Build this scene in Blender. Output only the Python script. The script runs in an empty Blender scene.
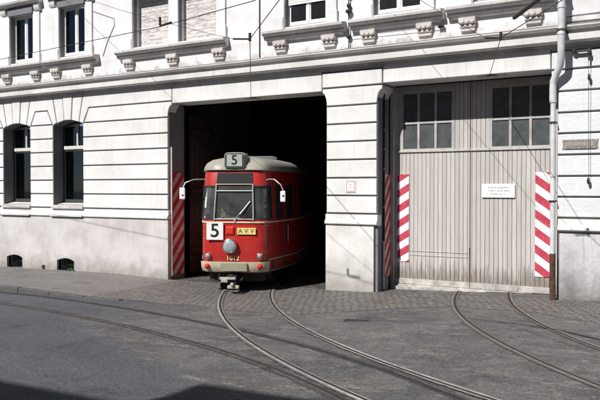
import bpy, bmesh, math, random
from mathutils import Vector, Matrix
random.seed(7)
PI = math.pi
sc = bpy.context.scene
col = sc.collection
R = math.radians

# ------------------------------------------------------------------ materials
def newmat(name):
    m = bpy.data.materials.new(name); m.use_nodes = True
    nt = m.node_tree; b = nt.nodes['Principled BSDF']
    return m, nt, b
def N(nt, t, **kw):
    n = nt.nodes.new(t)
    for k, v in kw.items():
        if k in n.inputs: n.inputs[k].default_value = v
        else: setattr(n, k, v)
    return n
def coords(nt, scale=(1, 1, 1), rot=(0, 0, 0)):
    g = nt.nodes.new('ShaderNodeNewGeometry')       # world position: textures stay continuous across parts
    mp = N(nt, 'ShaderNodeMapping'); mp.inputs['Scale'].default_value = scale; mp.inputs['Rotation'].default_value = rot
    nt.links.new(g.outputs['Position'], mp.inputs['Vector']); return mp.outputs[0]
def ramp(nt, fac, stops):
    r = nt.nodes.new('ShaderNodeValToRGB'); e = r.color_ramp.elements
    e[0].position, e[0].color = stops[0][0], (*stops[0][1], 1)
    e[1].position, e[1].color = stops[-1][0], (*stops[-1][1], 1)
    for p, c in stops[1:-1]:
        x = e.new(p); x.color = (*c, 1)
    nt.links.new(fac, r.inputs[0]); return r.outputs[0]
def g3(v): return (v, v, v)
def mix(nt, fac, a, b, mode='MIX'):
    m = nt.nodes.new('ShaderNodeMix'); m.data_type = 'RGBA'; m.blend_type = mode
    for sock, v in ((m.inputs[0], fac), (m.inputs[6], a), (m.inputs[7], b)):
        if isinstance(v, (int, float)): sock.default_value = v
        elif isinstance(v, tuple): sock.default_value = (*v, 1)
        else: nt.links.new(v, sock)
    return m.outputs[2]
def noise(nt, vec, scale, detail=4, rough=.6):
    n = N(nt, 'ShaderNodeTexNoise', Scale=scale, Detail=detail, Roughness=rough); nt.links.new(vec, n.inputs['Vector']); return n.outputs[0]
def bump(nt, b, h, strength=.3, dist=.01, prev=None):
    bp = N(nt, 'ShaderNodeBump', Strength=strength, Distance=dist); nt.links.new(h, bp.inputs['Height'])
    if prev: nt.links.new(prev, bp.inputs['Normal'])
    if b: nt.links.new(bp.outputs[0], b.inputs['Normal'])
    return bp.outputs[0]
def math_(nt, op, a, b=None, clamp=False):
    m = nt.nodes.new('ShaderNodeMath'); m.operation = op; m.use_clamp = clamp
    for i, v in enumerate((a, b)):
        if v is None: continue
        if isinstance(v, (int, float)): m.inputs[i].default_value = v
        else: nt.links.new(v, m.inputs[i])
    return m.outputs[0]
def maprange(nt, v, a, b, c=0., d=1.):
    m = N(nt, 'ShaderNodeMapRange'); nt.links.new(v, m.inputs[0])
    for i, x in enumerate((a, b, c, d)): m.inputs[i + 1].default_value = x
    return m.outputs[0]

def plain(name, c, rough=.6, metal=0., var=.15, vs=6., bmp=0., bs=60., c2=None, spots=None):
    m, nt, b = newmat(name); v = coords(nt)
    n = noise(nt, v, vs, 5)
    lo = c2 if c2 else tuple(x * (1 - var) for x in c); hi = tuple(min(1, x * (1 + var * .4)) for x in c)
    co = ramp(nt, n, [(.3, lo), (.65, hi)])
    if spots:
        n2 = noise(nt, v, spots[1], 6, .7)
        co = mix(nt, ramp(nt, n2, [(spots[2], g3(0)), (spots[2] + .08, g3(1))]), co, spots[0])
    nt.links.new(co, b.inputs['Base Color']); b.inputs['Roughness'].default_value = rough; b.inputs['Metallic'].default_value = metal
    if bmp: bump(nt, b, noise(nt, v, bs, 4), bmp, .004)
    return m

def stucco(name, c, dirt, rough_amt=.25, bs=35., lowdirt=None, streak=.5, patch=.0, bands=()):
    m, nt, b = newmat(name); v = coords(nt); vs = coords(nt, (7, 7, .55))
    big = noise(nt, v, 1.3, 6, .65); st = noise(nt, vs, 1.6, 5, .6); fine = noise(nt, v, 22, 5, .7)
    co = mix(nt, ramp(nt, big, [(.42, g3(0)), (.72, g3(.45 + patch))]), c, dirt)
    co = mix(nt, math_(nt, 'MULTIPLY', ramp(nt, st, [(.55, g3(0)), (.75, g3(1))]), streak), co, dirt)
    co = mix(nt, ramp(nt, fine, [(.60, g3(0)), (.76, g3(.55))]), co, tuple(x * .72 for x in dirt))
    if bands:      # rain stains hanging below ledges, ragged, each with its own length
        spz = nt.nodes.new('ShaderNodeSeparateXYZ'); nt.links.new(v, spz.inputs[0]); rag_ = noise(nt, coords(nt, (9, 9, .35)), 1.5, 5, .75)
        for lo, hi, amt in bands:
            zz = math_(nt, 'ADD', spz.outputs[2], math_(nt, 'MULTIPLY', math_(nt, 'SUBTRACT', rag_, .5), (hi - lo) * 2.2))
            f = math_(nt, 'MULTIPLY', maprange(nt, zz, lo, hi, 0., amt), math_(nt, 'LESS_THAN', spz.outputs[2], hi + .02)); co = mix(nt, f, co, dirt)
    chip = ramp(nt, noise(nt, v, 5.5, 8, .82), [(.70, g3(0)), (.73, g3(.8))]); co = mix(nt, chip, co, tuple(x * .75 for x in dirt))
    if lowdirt:
        sp = nt.nodes.new('ShaderNodeSeparateXYZ'); nt.links.new(v, sp.inputs[0])
        z = math_(nt, 'ADD', sp.outputs[2], math_(nt, 'MULTIPLY', math_(nt, 'SUBTRACT', noise(nt, v, 3.2, 6, .7), .5), .9))
        f = maprange(nt, z, lowdirt[1], lowdirt[2], .85, 0.)
        co = mix(nt, f, co, lowdirt[0])
    nt.links.new(co, b.inputs['Base Color']); b.inputs['Roughness'].default_value = .92
    b.inputs['Specular IOR Level'].default_value = .2
    n1 = bump(nt, None, noise(nt, v, bs, 5, .65), rough_amt, .012)
    bump(nt, b, noise(nt, v, 4., 3), .25, .02, n1)
    return m

M = {}
M['wall'] = stucco('white_painted_stucco', (.735, .73, .725), (.50, .485, .475), .35, 36, streak=.5, patch=.1, bands=((4.30, 4.72, .55), (2.9, 3.87, .12)))
M['wall_up'] = stucco('upper_white_stucco', (.745, .745, .755), (.50, .49, .49), .3, 36, streak=.5, patch=.1, bands=((5.15, 5.42, .35),), lowdirt=((.34, .32, .31), 4.98, 5.16))
M['plinth'] = stucco('grey_pink_plinth_render', (.58, .56, .56), (.38, .355, .35), .5, 28, lowdirt=((.24, .22, .20), -.12, .40), streak=.4, patch=.3)
M['pier_plinth'] = stucco('pale_pier_render', (.70, .69, .68), (.42, .40, .38), .5, 28, lowdirt=((.30, .28, .26), .05, .75), streak=.35, patch=.1)
M['pier_rough'] = stucco('rough_cast_render', (.68, .70, .72), (.47, .48, .49), .8, 16, streak=.35, bands=((4.2, 4.72, .5),))
M['right_plinth'] = stucco('dirty_rough_plinth', (.56, .56, .57), (.24, .24, .25), .8, 18, lowdirt=((.13, .12, .11), .1, .75), streak=.75, patch=.35)
M['cornice'] = stucco('cornice_stone', (.66, .65, .64), (.26, .24, .235), .3, 40, streak=.55, patch=.2)
M['course'] = stucco('string_course_render', (.70, .69, .68), (.30, .28, .27), .3, 40, streak=.35, patch=.0)
M['ledge'] = stucco('sooty_ledge', (.46, .43, .42), (.17, .155, .15), .4, 40, streak=.6, patch=.3)
M['sill'] = stucco('sill_stone', (.62, .61, .60), (.27, .25, .24), .3, 40, streak=.45, patch=.1)
M['reveal'] = stucco('shaded_grey_reveal', (.20, .20, .215), (.12, .12, .125), .3, 40, streak=.5)  # shade of the pale reveals put into the grey; shutter boxes share it
M['brackets'] = stucco('bracket_stone', (.60, .57, .55), (.25, .22, .20), .3, 50, streak=.4)
M['frame_white'] = plain('white_window_paint', (.74, .74, .73), .5, var=.12)
M['frame_grey'] = plain('grey_window_paint', (.055, .06, .062), .5, var=.3)
M['frame_beige'] = plain('beige_transom_paint', (.62, .60, .56), .5, var=.2)
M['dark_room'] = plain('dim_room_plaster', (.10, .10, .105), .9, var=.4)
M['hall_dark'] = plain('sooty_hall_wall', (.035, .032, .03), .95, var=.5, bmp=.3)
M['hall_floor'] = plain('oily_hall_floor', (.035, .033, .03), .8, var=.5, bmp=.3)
M['curtain'] = plain('net_curtain', (.60, .62, .66), .9, var=.2, vs=15)
M['brown_wood'] = plain('dark_brown_timber', (.022, .010, .009), .7, var=.5, vs=8)
M['stripe_red_shade'] = plain('faded_shaded_red', (.44, .03, .035), .75, var=.35, vs=14, spots=((.30, .22, .21), 22, .66))  # jamb copy of the stripe red, with the gateway's shade mixed in
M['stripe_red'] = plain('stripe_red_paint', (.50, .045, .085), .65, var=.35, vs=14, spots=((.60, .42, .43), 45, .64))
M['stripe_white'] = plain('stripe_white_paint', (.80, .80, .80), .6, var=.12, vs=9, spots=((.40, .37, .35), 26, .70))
M['stripe_white_shade'] = plain('dirty_shaded_white', (.55, .51, .50), .75, var=.35, vs=9, spots=((.12, .10, .10), 20, .6))  # jamb copy of the stripe white, greyed for the gateway's shade
M['iron'] = plain('black_iron', (.035, .035, .035), .6, .3, var=.4)
M['cable_grey'] = plain('painted_over_cable', (.36, .36, .37), .7)
M['post'] = plain('dark_guard_iron', (.05, .055, .06), .6, .4, var=.4)
M['guard_edge'] = plain('sunlit_bright_iron', (.55, .54, .52), .5, .1, var=.3, vs=12)  # pale tone paints the sun caught by guard edges and bolts
M['rust'] = plain('rusty_iron', (.10, .045, .03), .85, .1, var=.6, vs=18)
M['galv'] = plain('painted_downpipe', (.62, .63, .64), .5, .0, var=.2, vs=5, spots=((.25, .14, .10), 11, .68))
M['wire'] = plain('contact_wire_copper', (.04, .035, .03), .5, .5, var=.2)
M['ceramic'] = plain('brown_insulator', (.03, .02, .018), .3, 0, var=.2)
M['sign_white'] = plain('white_enamel', (.80, .80, .79), .35, var=.06)
M['sign_red'] = plain('red_sign_ink', (.45, .08, .08), .5)
M['ink'] = plain('faded_letter_ink', (.36, .36, .38), .6)
M['plaque'] = plain('weathered_name_plate', (.27, .24, .225), .8, var=.5, vs=28, bmp=.6, bs=70)
M['green_leaf'] = plain('plant_leaf', (.06, .13, .035), .5)
M['terracotta'] = plain('terracotta_pot', (.30, .11, .06), .8)
M['steel_shiny'] = plain('polished_rail_head', (.50, .49, .475), .34, .4, var=.45, vs=7)
M['steel_dull'] = plain('dull_rail_head', (.22, .195, .175), .5, .3, var=.35, vs=12, spots=((.12, .085, .06), 9, .6))
M['rail_brown'] = plain('buried_rusty_rail', (.17, .125, .09), .65, .2, var=.5, vs=5, spots=((.04, .038, .036), 3.5, .52))
M['groove'] = plain('rail_groove_dark', (.022, .019, .017), .95, var=.4)
M['edge_dirt'] = plain('rail_side_mortar', (.105, .095, .088), .9, var=.45, vs=16, spots=((.07, .065, .06), 14, .6))
M['wire_shadow'] = plain('drawn_wire_shadow', (.028, .028, .03), .75, var=.3, vs=20)
M['kerbstone'] = plain('granite_kerb', (.085, .085, .09), .8, var=.4, vs=25, bmp=.4)

# window glass: partly see-through, with reflections
def glassmat(name, tint, refl, rough=.02, col_=(.9, .95, 1), dust_sheen=.0):
    m = bpy.data.materials.new(name); m.use_nodes = True; nt = m.node_tree; nt.nodes.clear()
    out = nt.nodes.new('ShaderNodeOutputMaterial'); t = nt.nodes.new('ShaderNodeBsdfTransparent'); t.inputs[0].default_value = (*tint, 1)
    g = nt.nodes.new('ShaderNodeBsdfGlossy'); g.inputs[0].default_value = (*col_, 1); g.inputs['Roughness'].default_value = rough
    fr = nt.nodes.new('ShaderNodeLayerWeight'); fr.inputs[0].default_value = refl
    bpn = N(nt, 'ShaderNodeBump', Strength=.06, Distance=.02); nt.links.new(noise(nt, coords(nt), 1.4, 2), bpn.inputs['Height']); nt.links.new(bpn.outputs[0], g.inputs['Normal'])
    mx = nt.nodes.new('ShaderNodeMixShader'); nt.links.new(fr.outputs['Fresnel'], mx.inputs[0]); nt.links.new(t.outputs[0], mx.inputs[1]); nt.links.new(g.outputs[0], mx.inputs[2])
    last = mx.outputs[0]
    if dust_sheen:  # dusty diffuse layer also stands in for pale reflections on the panes
        df = nt.nodes.new('ShaderNodeBsdfDiffuse'); df.inputs[0].default_value = (.42, .45, .42, 1); m2 = nt.nodes.new('ShaderNodeMixShader')
        nt.links.new(ramp(nt, noise(nt, coords(nt), 2.5, 5), [(.35, g3(dust_sheen * .4)), (.7, g3(dust_sheen * 1.6))]), m2.inputs[0]); nt.links.new(last, m2.inputs[1]); nt.links.new(df.outputs[0], m2.inputs[2]); last = m2.outputs[0]
    nt.links.new(last, out.inputs[0]); return m
M['glass'] = glassmat('window_glass', (.55, .60, .66), .42)
M['tram_glass'] = glassmat('tram_window_glass', (.72, .78, .74), .40, dust_sheen=.11)
M['dirty_glass'] = plain('dusty_gate_glass', (.08, .09, .095), .3, var=.35, vs=5)
M['door_glass_frame'] = plain('gate_window_frame', (.42, .40, .385), .7, var=.25)

# gate boards: weathered pinkish-grey planks, with board joints modelled
def boards():
    m, nt, b = newmat('weathered_gate_boards'); v = coords(nt, (14, 14, .9)); p = coords(nt)
    co = ramp(nt, noise(nt, v, 2.2, 6, .65), [(.32, (.43, .41, .39)), (.52, (.52, .50, .48)), (.72, (.575, .56, .54))])
    sp = nt.nodes.new('ShaderNodeSeparateXYZ'); nt.links.new(p, sp.inputs[0])
    # each plank has its own tone
    fl = math_(nt, 'FLOOR', math_(nt, 'MULTIPLY', sp.outputs[0], 1 / .088)); wn = nt.nodes.new('ShaderNodeTexWhiteNoise'); wn.noise_dimensions = '1D'; nt.links.new(fl, wn.inputs['W'])
    co = mix(nt, maprange(nt, wn.outputs[0], 0, 1, 0, .55), co, (.36, .335, .325))
    z = math_(nt, 'ADD', sp.outputs[2], math_(nt, 'MULTIPLY', math_(nt, 'SUBTRACT', noise(nt, coords(nt, (9, 9, .8)), 1.6, 5, .75), .5), 1.3))
    co = mix(nt, maprange(nt, z, .34, .58, .7, 0.), co, (.15, .12, .095))
    co = mix(nt, ramp(nt, noise(nt, p, 9, 5, .7), [(.68, g3(0)), (.74, g3(.8))]), co, (.20, .13, .10))
    nt.links.new(co, b.inputs['Base Color']); b.inputs['Roughness'].default_value = .85
    bump(nt, b, noise(nt, v, 8, 4), .3, .004); return m
M['boards'] = boards()
M['base_board'] = plain('pale_base_board', (.46, .435, .41), .85, var=.45, vs=5, spots=((.17, .13, .10), 9, .60), bmp=.3)

def brickmat():
    m, nt, b = newmat('whitewashed_rough_bricks'); v = coords(nt, (1, 1, 1), (R(90), 0, 0))
    bt = N(nt, 'ShaderNodeTexBrick', Scale=1.0); bt.offset = .5
    bt.inputs['Brick Width'].default_value = .26; bt.inputs['Row Height'].default_value = .085; bt.inputs['Mortar Size'].default_value = .012
    bt.inputs['Color1'].default_value = (.72, .70, .70, 1); bt.inputs['Color2'].default_value = (.64, .62, .61, 1); bt.inputs['Mortar'].default_value = (.58, .55, .54, 1)
    nt.links.new(v, bt.inputs['Vector'])
    st = noise(nt, coords(nt, (2.2, 1, 15)), 1.9, 6, .8)
    co = mix(nt, ramp(nt, st, [(.49, g3(0)), (.58, g3(.9))]), bt.outputs[0], (.31, .265, .25))
    nt.links.new(co, b.inputs['Base Color']); b.inputs['Roughness'].default_value = .95
    n1 = bump(nt, None, math_(nt, 'SUBTRACT', 1., bt.outputs['Fac']), .9, .015); bump(nt, b, noise(nt, coords(nt), 18, 5, .7), .7, .02, n1)
    return m
M['bricks'] = brickmat()

def asphaltmat(name, c, patch, light, amt=.5, zone=None):
    m, nt, b = newmat(name); v = coords(nt); st_ = coords(nt, (.28, 1.1, 1), (0, 0, R(22)))
    big = noise(nt, st_, .8, 7, .66); mid = noise(nt, v, 2.1, 7, .72); sp = noise(nt, v, 55, 4, .85); sp2 = noise(nt, v, 24, 5, .8)
    co = mix(nt, ramp(nt, big, [(.38, g3(0)), (.60, g3(1))]), c, patch)
    if zone:      # older, browner surfacing laid around the points and depot tracks
        sp_ = nt.nodes.new('ShaderNodeSeparateXYZ'); nt.links.new(v, sp_.inputs[0]); wob = math_(nt, 'MULTIPLY', math_(nt, 'SUBTRACT', noise(nt, v, 1.4, 8, .7), .5), 1.5)
        f1 = math_(nt, 'ADD', math_(nt, 'ADD', sp_.outputs[1], 5.35), math_(nt, 'MULTIPLY', math_(nt, 'ADD', sp_.outputs[0], 8.5), .50))
        m1 = maprange(nt, math_(nt, 'ADD', f1, wob), -.12, .22); m2_ = maprange(nt, math_(nt, 'ADD', math_(nt, 'ADD', sp_.outputs[0], 9.0), math_(nt, 'MULTIPLY', wob, 1.6)), -.5, .9)
        zc = mix(nt, ramp(nt, noise(nt, v, .9, 7, .7), [(.45, g3(0)), (.55, g3(1))]), zone[0], zone[1])
        dk = ramp(nt, noise(nt, coords(nt, (.8, 1.5, 1)), .75, 8, .72), [(.53, g3(0)), (.60, g3(.55))]); zc = mix(nt, dk, zc, (.058, .057, .060))
        co = mix(nt, math_(nt, 'MULTIPLY', m1, m2_), co, zc)
        chips = ramp(nt, noise(nt, coords(nt, (.6, 1.3, 1), (0, 0, R(25))), 3.4, 9, .85), [(.53, g3(0)), (.59, g3(.85))])
        co = mix(nt, math_(nt, 'MULTIPLY', chips, math_(nt, 'MULTIPLY', m1, m2_)), co, zone[2])
    # worn paler areas where traffic polished the stones, and oil-dark ones
    co = mix(nt, ramp(nt, mid, [(.50, g3(0)), (.68, g3(amt))]), co, light)
    co = mix(nt, ramp(nt, noise(nt, v, 1.1, 7, .75), [(.54, g3(0)), (.66, g3(.75))]), co, tuple(x * .6 for x in patch))
    co = mix(nt, ramp(nt, noise(nt, st_, 5.5, 8, .82), [(.60, g3(0)), (.68, g3(.55))]), co, (.19, .175, .16))
    co = mix(nt, 1., co, ramp(nt, sp, [(.38, g3(.62)), (.50, g3(1.)), (.64, g3(1.7))]), 'MULTIPLY')
    co = mix(nt, 1., co, ramp(nt, sp2, [(.36, g3(.60)), (.52, g3(1.05)), (.68, g3(1.35))]), 'MULTIPLY')
    vo = N(nt, 'ShaderNodeTexVoronoi', Scale=.33); vo.feature = 'DISTANCE_TO_EDGE'
    wv = nt.nodes.new('ShaderNodeVectorMath'); wv.operation = 'ADD'
    nz = N(nt, 'ShaderNodeTexNoise', Scale=1.6, Detail=8, Roughness=.7); nt.links.new(v, nz.inputs['Vector'])
    sc_ = nt.nodes.new('ShaderNodeVectorMath'); sc_.operation = 'SCALE'; sc_.inputs['Scale'].default_value = 1.3; nt.links.new(nz.outputs['Color'], sc_.inputs[0])
    nt.links.new(v, wv.inputs[0]); nt.links.new(sc_.outputs[0], wv.inputs[1]); nt.links.new(wv.outputs[0], vo.inputs['Vector'])
    cr = ramp(nt, vo.outputs['Distance'], [(.0, g3(.6)), (.006, g3(0))])
    co = mix(nt, math_(nt, 'MULTIPLY', cr, ramp(nt, mid, [(.50, g3(0)), (.60, g3(1))])), co, (.03, .03, .03))
    nt.links.new(co, b.inputs['Base Color']); b.inputs['Roughness'].default_value = .8; b.inputs['Specular IOR Level'].default_value = .35
    n1 = bump(nt, None, sp2, .7, .012); n2 = bump(nt, None, sp, .5, .006, n1); bump(nt, b, mid, .5, .03, n2); return m
M['asphalt'] = asphaltmat('street_asphalt', (.084, .086, .100), (.066, .068, .080), (.108, .108, .114), .4, zone=((.122, .116, .114), (.092, .089, .089), (.20, .185, .168)))
M['asphalt_dark'] = asphaltmat('newer_dark_asphalt', (.066, .066, .072), (.050, .050, .055), (.09, .088, .09))
M['pave'] = asphaltmat('pavement_surface', (.185, .172, .168), (.15, .14, .138), (.205, .19, .186))

def cobbles(name, c1, c2, rot):
    m, nt, b = newmat(name); v0 = coords(nt, (1, 1, 1), (0, 0, rot))
    nz = N(nt, 'ShaderNodeTexNoise', Scale=1.3, Detail=3); nt.links.new(v0, nz.inputs['Vector'])
    s_ = nt.nodes.new('ShaderNodeVectorMath'); s_.operation = 'SCALE'; s_.inputs['Scale'].default_value = .30; nt.links.new(nz.outputs['Color'], s_.inputs[0])
    ad = nt.nodes.new('ShaderNodeVectorMath'); ad.operation = 'ADD'; nt.links.new(v0, ad.inputs[0]); nt.links.new(s_.outputs[0], ad.inputs[1]); v = ad.outputs[0]
    bt = N(nt, 'ShaderNodeTexBrick', Scale=1.0); bt.offset = .5
    bt.inputs['Brick Width'].default_value = .165; bt.inputs['Row Height'].default_value = .125; bt.inputs['Mortar Size'].default_value = .014; bt.inputs['Mortar Smooth'].default_value = .6
    bt.inputs['Color1'].default_value = (*c1, 1); bt.inputs['Color2'].default_value = (*c2, 1); bt.inputs['Mortar'].default_value = (.032, .028, .026, 1)
    nt.links.new(v, bt.inputs['Vector']); p = coords(nt)
    co = mix(nt, ramp(nt, noise(nt, p, 1.2, 6, .7), [(.42, g3(0)), (.66, g3(.75))]), bt.outputs[0], (.125, .118, .112))
    co = mix(nt, ramp(nt, noise(nt, p, 4.5, 7, .8), [(.54, g3(0)), (.64, g3(.7))]), co, (.225, .205, .185)); co = mix(nt, ramp(nt, noise(nt, p, 2.2, 7, .8), [(.54, g3(0)), (.66, g3(.75))]), co, (.07, .064, .06))
    nt.links.new(co, b.inputs['Base Color']); b.inputs['Roughness'].default_value = .72
    n1 = bump(nt, None, math_(nt, 'SUBTRACT', 1., bt.outputs['Fac']), .9, .022); bump(nt, b, noise(nt, p, 30, 4), .5, .01, n1)
    return m
M['cobble'] = cobbles('granite_setts', (.185, .170, .160), (.13, .118, .112), R(8))
M['cobble_grey'] = cobbles('worn_grey_setts', (.17, .16, .155), (.12, .112, .108), R(-6))

M['low_bounce_setts'] = cobbles('oily_low_bounce_setts', (.06, .053, .048), (.04, .036, .033), R(2))  # oily setts, darkened further to cut light bounced onto the tram
# tram paints
def paint(name, c, rough=.35, coat=.3, dirt=(.05, .035, .03), low=None):
    m, nt, b = newmat(name); v = coords(nt)
    co = mix(nt, ramp(nt, noise(nt, v, 2.5, 6, .6), [(.45, g3(0)), (.8, g3(.5))]), c, tuple(x * .75 for x in c))
    co = mix(nt, ramp(nt, noise(nt, v, 16, 6, .75), [(.62, g3(0)), (.78, g3(.5))]), co, dirt)
    sp = nt.nodes.new('ShaderNodeSeparateXYZ'); nt.links.new(v, sp.inputs[0]); zz = math_(nt, 'ADD', sp.outputs[2], math_(nt, 'MULTIPLY', math_(nt, 'SUBTRACT', noise(nt, coords(nt, (4, 4, 1)), 3, 6, .75), .5), .7))
    co = mix(nt, maprange(nt, zz, .30, .75, .65, 0.), co, dirt)
    nt.links.new(ramp(nt, noise(nt, v, 5, 6, .7), [(.35, g3(rough * .7)), (.7, g3(min(1, rough * 1.6)))]), b.inputs['Roughness'])
    nt.links.new(co, b.inputs['Base Color']); b.inputs['Coat Weight'].default_value = coat; b.inputs['Coat Roughness'].default_value = .2
    bump(nt, b, noise(nt, v, 3, 2), .05, .01); return m
M['tred'] = paint('tram_red_paint', (.44, .021, .016), .38, .2)
M['tred_shade'] = paint('tram_red_shade_copy', (.22, .014, .014))  # unused copy of the red with the saloon side's shade in it
M['tcream'] = paint('tram_cream_paint', (.60, .545, .39), .5, .1, (.20, .16, .11))
M['troof'] = paint('tram_grey_roof', (.31, .292, .248), .6, .0, (.13, .12, .10))
M['tblack'] = plain('tram_black_panel', (.012, .014, .015), .35, var=.3)
M['chassis'] = plain('tram_underframe_grime', (.02, .018, .016), .85, var=.4)
M['alu'] = plain('aluminium_trim', (.55, .56, .57), .4, .6, var=.15)
M['chrome'] = plain('chrome_ring', (.65, .66, .68), .2, .95, var=.05)
M['lens'] = plain('headlamp_lens', (.42, .46, .50), .12, .2, var=.35, vs=22)
M['lens_small'] = plain('marker_lens', (.45, .36, .36), .2, .1, var=.2)
M['redlens'] = plain('red_lens', (.62, .03, .02), .25)
M['yellow'] = plain('yellow_plate', (.72, .60, .20), .5, var=.15)
M['black'] = plain('black_ink', (.012, .012, .014), .5)
M['olive'] = plain('dark_green_lettering', (.06, .08, .03), .6)
M['gold'] = plain('cream_numerals', (.75, .62, .35), .5)
M['rubber'] = plain('black_rubber', (.02, .02, .02), .8)
M['seat'] = plain('brown_seat_leather', (.10, .045, .025), .55)
M['inner'] = plain('tram_cab_lining', (.22, .21, .16), .7)
M['facade_far'] = stucco('opposite_house_render', (.42, .38, .33), (.28, .25, .22), .3, 30)
M['tiles'] = plain('red_roof_tiles', (.16, .06, .04), .8, var=.4, vs=5)

# ------------------------------------------------------------------ mesh builder
class MB:
    def __init__(s): s.v = []; s.f = []; s.m = []; s.mi = 0
    def add(s, vs, fs):
        o = len(s.v); s.v += [tuple(p) for p in vs]
        for f in fs: s.f.append([i + o for i in f]); s.m.append(s.mi)
    def box(s, x0, x1, y0, y1, z0, z1):
        s.add([(x0, y0, z0), (x1, y0, z0), (x1, y1, z0), (x0, y1, z0), (x0, y0, z1), (x1, y0, z1), (x1, y1, z1), (x0, y1, z1)],
              [(0, 3, 2, 1), (4, 5, 6, 7), (0, 1, 5, 4), (1, 2, 6, 5), (2, 3, 7, 6), (3, 0, 4, 7)])
    def prism(s, poly, y0, y1, ch=0., axis='y'):
        """poly in (x,z), counter-clockwise seen from -Y; front at y0 with a chamfer"""
        n = len(poly)
        def P(a, b, c): return (a, c, b) if axis == 'y' else ((c, a, b) if axis == 'x' else (a, b, c))
        if ch:
            ins = offset(poly, ch)
            vs = [P(a, b, y0) for a, b in ins] + [P(a, b, y0 + ch) for a, b in poly] + [P(a, b, y1) for a, b in poly]
            fs = [list(range(n)), [2 * n + i for i in range(n)][::-1]]
            for k in range(2):
                for i in range(n): j = (i + 1) % n; fs.append([k * n + j, k * n + i, (k + 1) * n + i, (k + 1) * n + j])
        else:
            vs = [P(a, b, y0) for a, b in poly] + [P(a, b, y1) for a, b in poly]
            fs = [list(range(n)), [n + i for i in range(n)][::-1]] + [[(i + 1) % n, i, n + i, n + (i + 1) % n] for i in range(n)]
        s.add(vs, fs)
    def tube(s, path, r, n=8, caps=True):
        path = [Vector(p) for p in path]; rr = r if isinstance(r, (list, tuple)) else [r] * len(path)
        vs = []; up0 = None
        for i, p in enumerate(path):
            t = (path[min(i + 1, len(path) - 1)] - path[max(i - 1, 0)]).normalized()
            ref = up0 if up0 is not None else (Vector((0, 0, 1)) if abs(t.z) < .9 else Vector((1, 0, 0)))
            a = t.cross(ref).normalized(); b = a.cross(t).normalized(); up0 = b
            for k in range(n):
                an = 2 * PI * k / n; vs.append(p + (a * math.cos(an) + b * math.sin(an)) * rr[i])
        fs = []
        for i in range(len(path) - 1):
            for k in range(n): k2 = (k + 1) % n; fs.append((i * n + k, i * n + k2, (i + 1) * n + k2, (i + 1) * n + k))
        if caps: fs += [tuple(range(n))[::-1], tuple((len(path) - 1) * n + k for k in range(n))]
        s.add(vs, fs)
    def lathe(s, prof, org, axis, n=20):
        """prof: (distance along axis, radius)"""
        ax = Vector(axis).normalized(); ref = Vector((0, 0, 1)) if abs(ax.z) < .9 else Vector((1, 0, 0))
        a = ax.cross(ref).normalized(); b = ax.cross(a).normalized(); o = Vector(org); vs = []; fs = []
        for d, r in prof:
            for k in range(n): an = 2 * PI * k / n; vs.append(o + ax * d + (a * math.cos(an) + b * math.sin(an)) * max(r, 1e-4))
        for i in range(len(prof) - 1):
            for k in range(n): k2 = (k + 1) % n; fs.append((i * n + k, i * n + k2, (i + 1) * n + k2, (i + 1) * n + k))
        fs += [tuple(range(n))[::-1], tuple((len(prof) - 1) * n + k for k in range(n))]
        s.add(vs, fs)
    def build(s, name, mats, parent=None, smooth=None, bevel=0, fix=True, loc=None, weld=False):
        me = bpy.data.meshes.new(name); me.from_pydata(s.v, [], s.f)
        if not isinstance(mats, (list, tuple)): mats = [mats]
        for m in mats: me.materials.append(M[m] if isinstance(m, str) else m)
        me.polygons.foreach_set('material_index', s.m)
        if fix or weld:
            bm = bmesh.new(); bm.from_mesh(me)
            if weld: bmesh.ops.remove_doubles(bm, verts=bm.verts, dist=.0012)
            if fix: bmesh.ops.recalc_face_normals(bm, faces=bm.faces); bm.to_mesh(me); bm.free()
        if smooth:
            me.polygons.foreach_set('use_smooth', [True] * len(me.polygons)); me.set_sharp_from_angle(angle=R(smooth))
        me.update(); o = bpy.data.objects.new(name, me); col.objects.link(o)
        if parent: o.parent = parent
        if loc: o.location = loc
        if bevel:
            bv = o.modifiers.new('bevel', 'BEVEL'); bv.width = bevel; bv.segments = 2; bv.limit_method = 'ANGLE'
        return o
def offset(poly, d):
    n = len(poly); out = []
    area = sum(poly[i][0] * poly[(i + 1) % n][1] - poly[(i + 1) % n][0] * poly[i][1] for i in range(n))
    sg = 1 if area > 0 else -1
    for i in range(n):
        p0, p1, p2 = poly[i - 1], poly[i], poly[(i + 1) % n]
        e1 = Vector((p1[0] - p0[0], p1[1] - p0[1])).normalized(); e2 = Vector((p2[0] - p1[0], p2[1] - p1[1])).normalized()
        n1 = Vector((-e1.y, e1.x)) * sg; n2 = Vector((-e2.y, e2.x)) * sg
        k = n1 + n2; l = max(1 + n1.dot(n2), .3); k = k / l
        out.append((p1[0] + k.x * d, p1[1] + k.y * d))
    return out
def tag(o, label=None, cat=None, group=None, kind=None):
    if label: o['label'] = label
    if cat: o['category'] = cat
    if group: o['group'] = group
    if kind: o['kind'] = kind
    return o
def empty(name, loc=(0, 0, 0), rz=0., parent=None):
    o = bpy.data.objects.new(name, None); o.location = loc; o.rotation_euler = (0, 0, rz); o.empty_display_size = .2; col.objects.link(o)
    if parent: o.parent = parent
    return o
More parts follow.
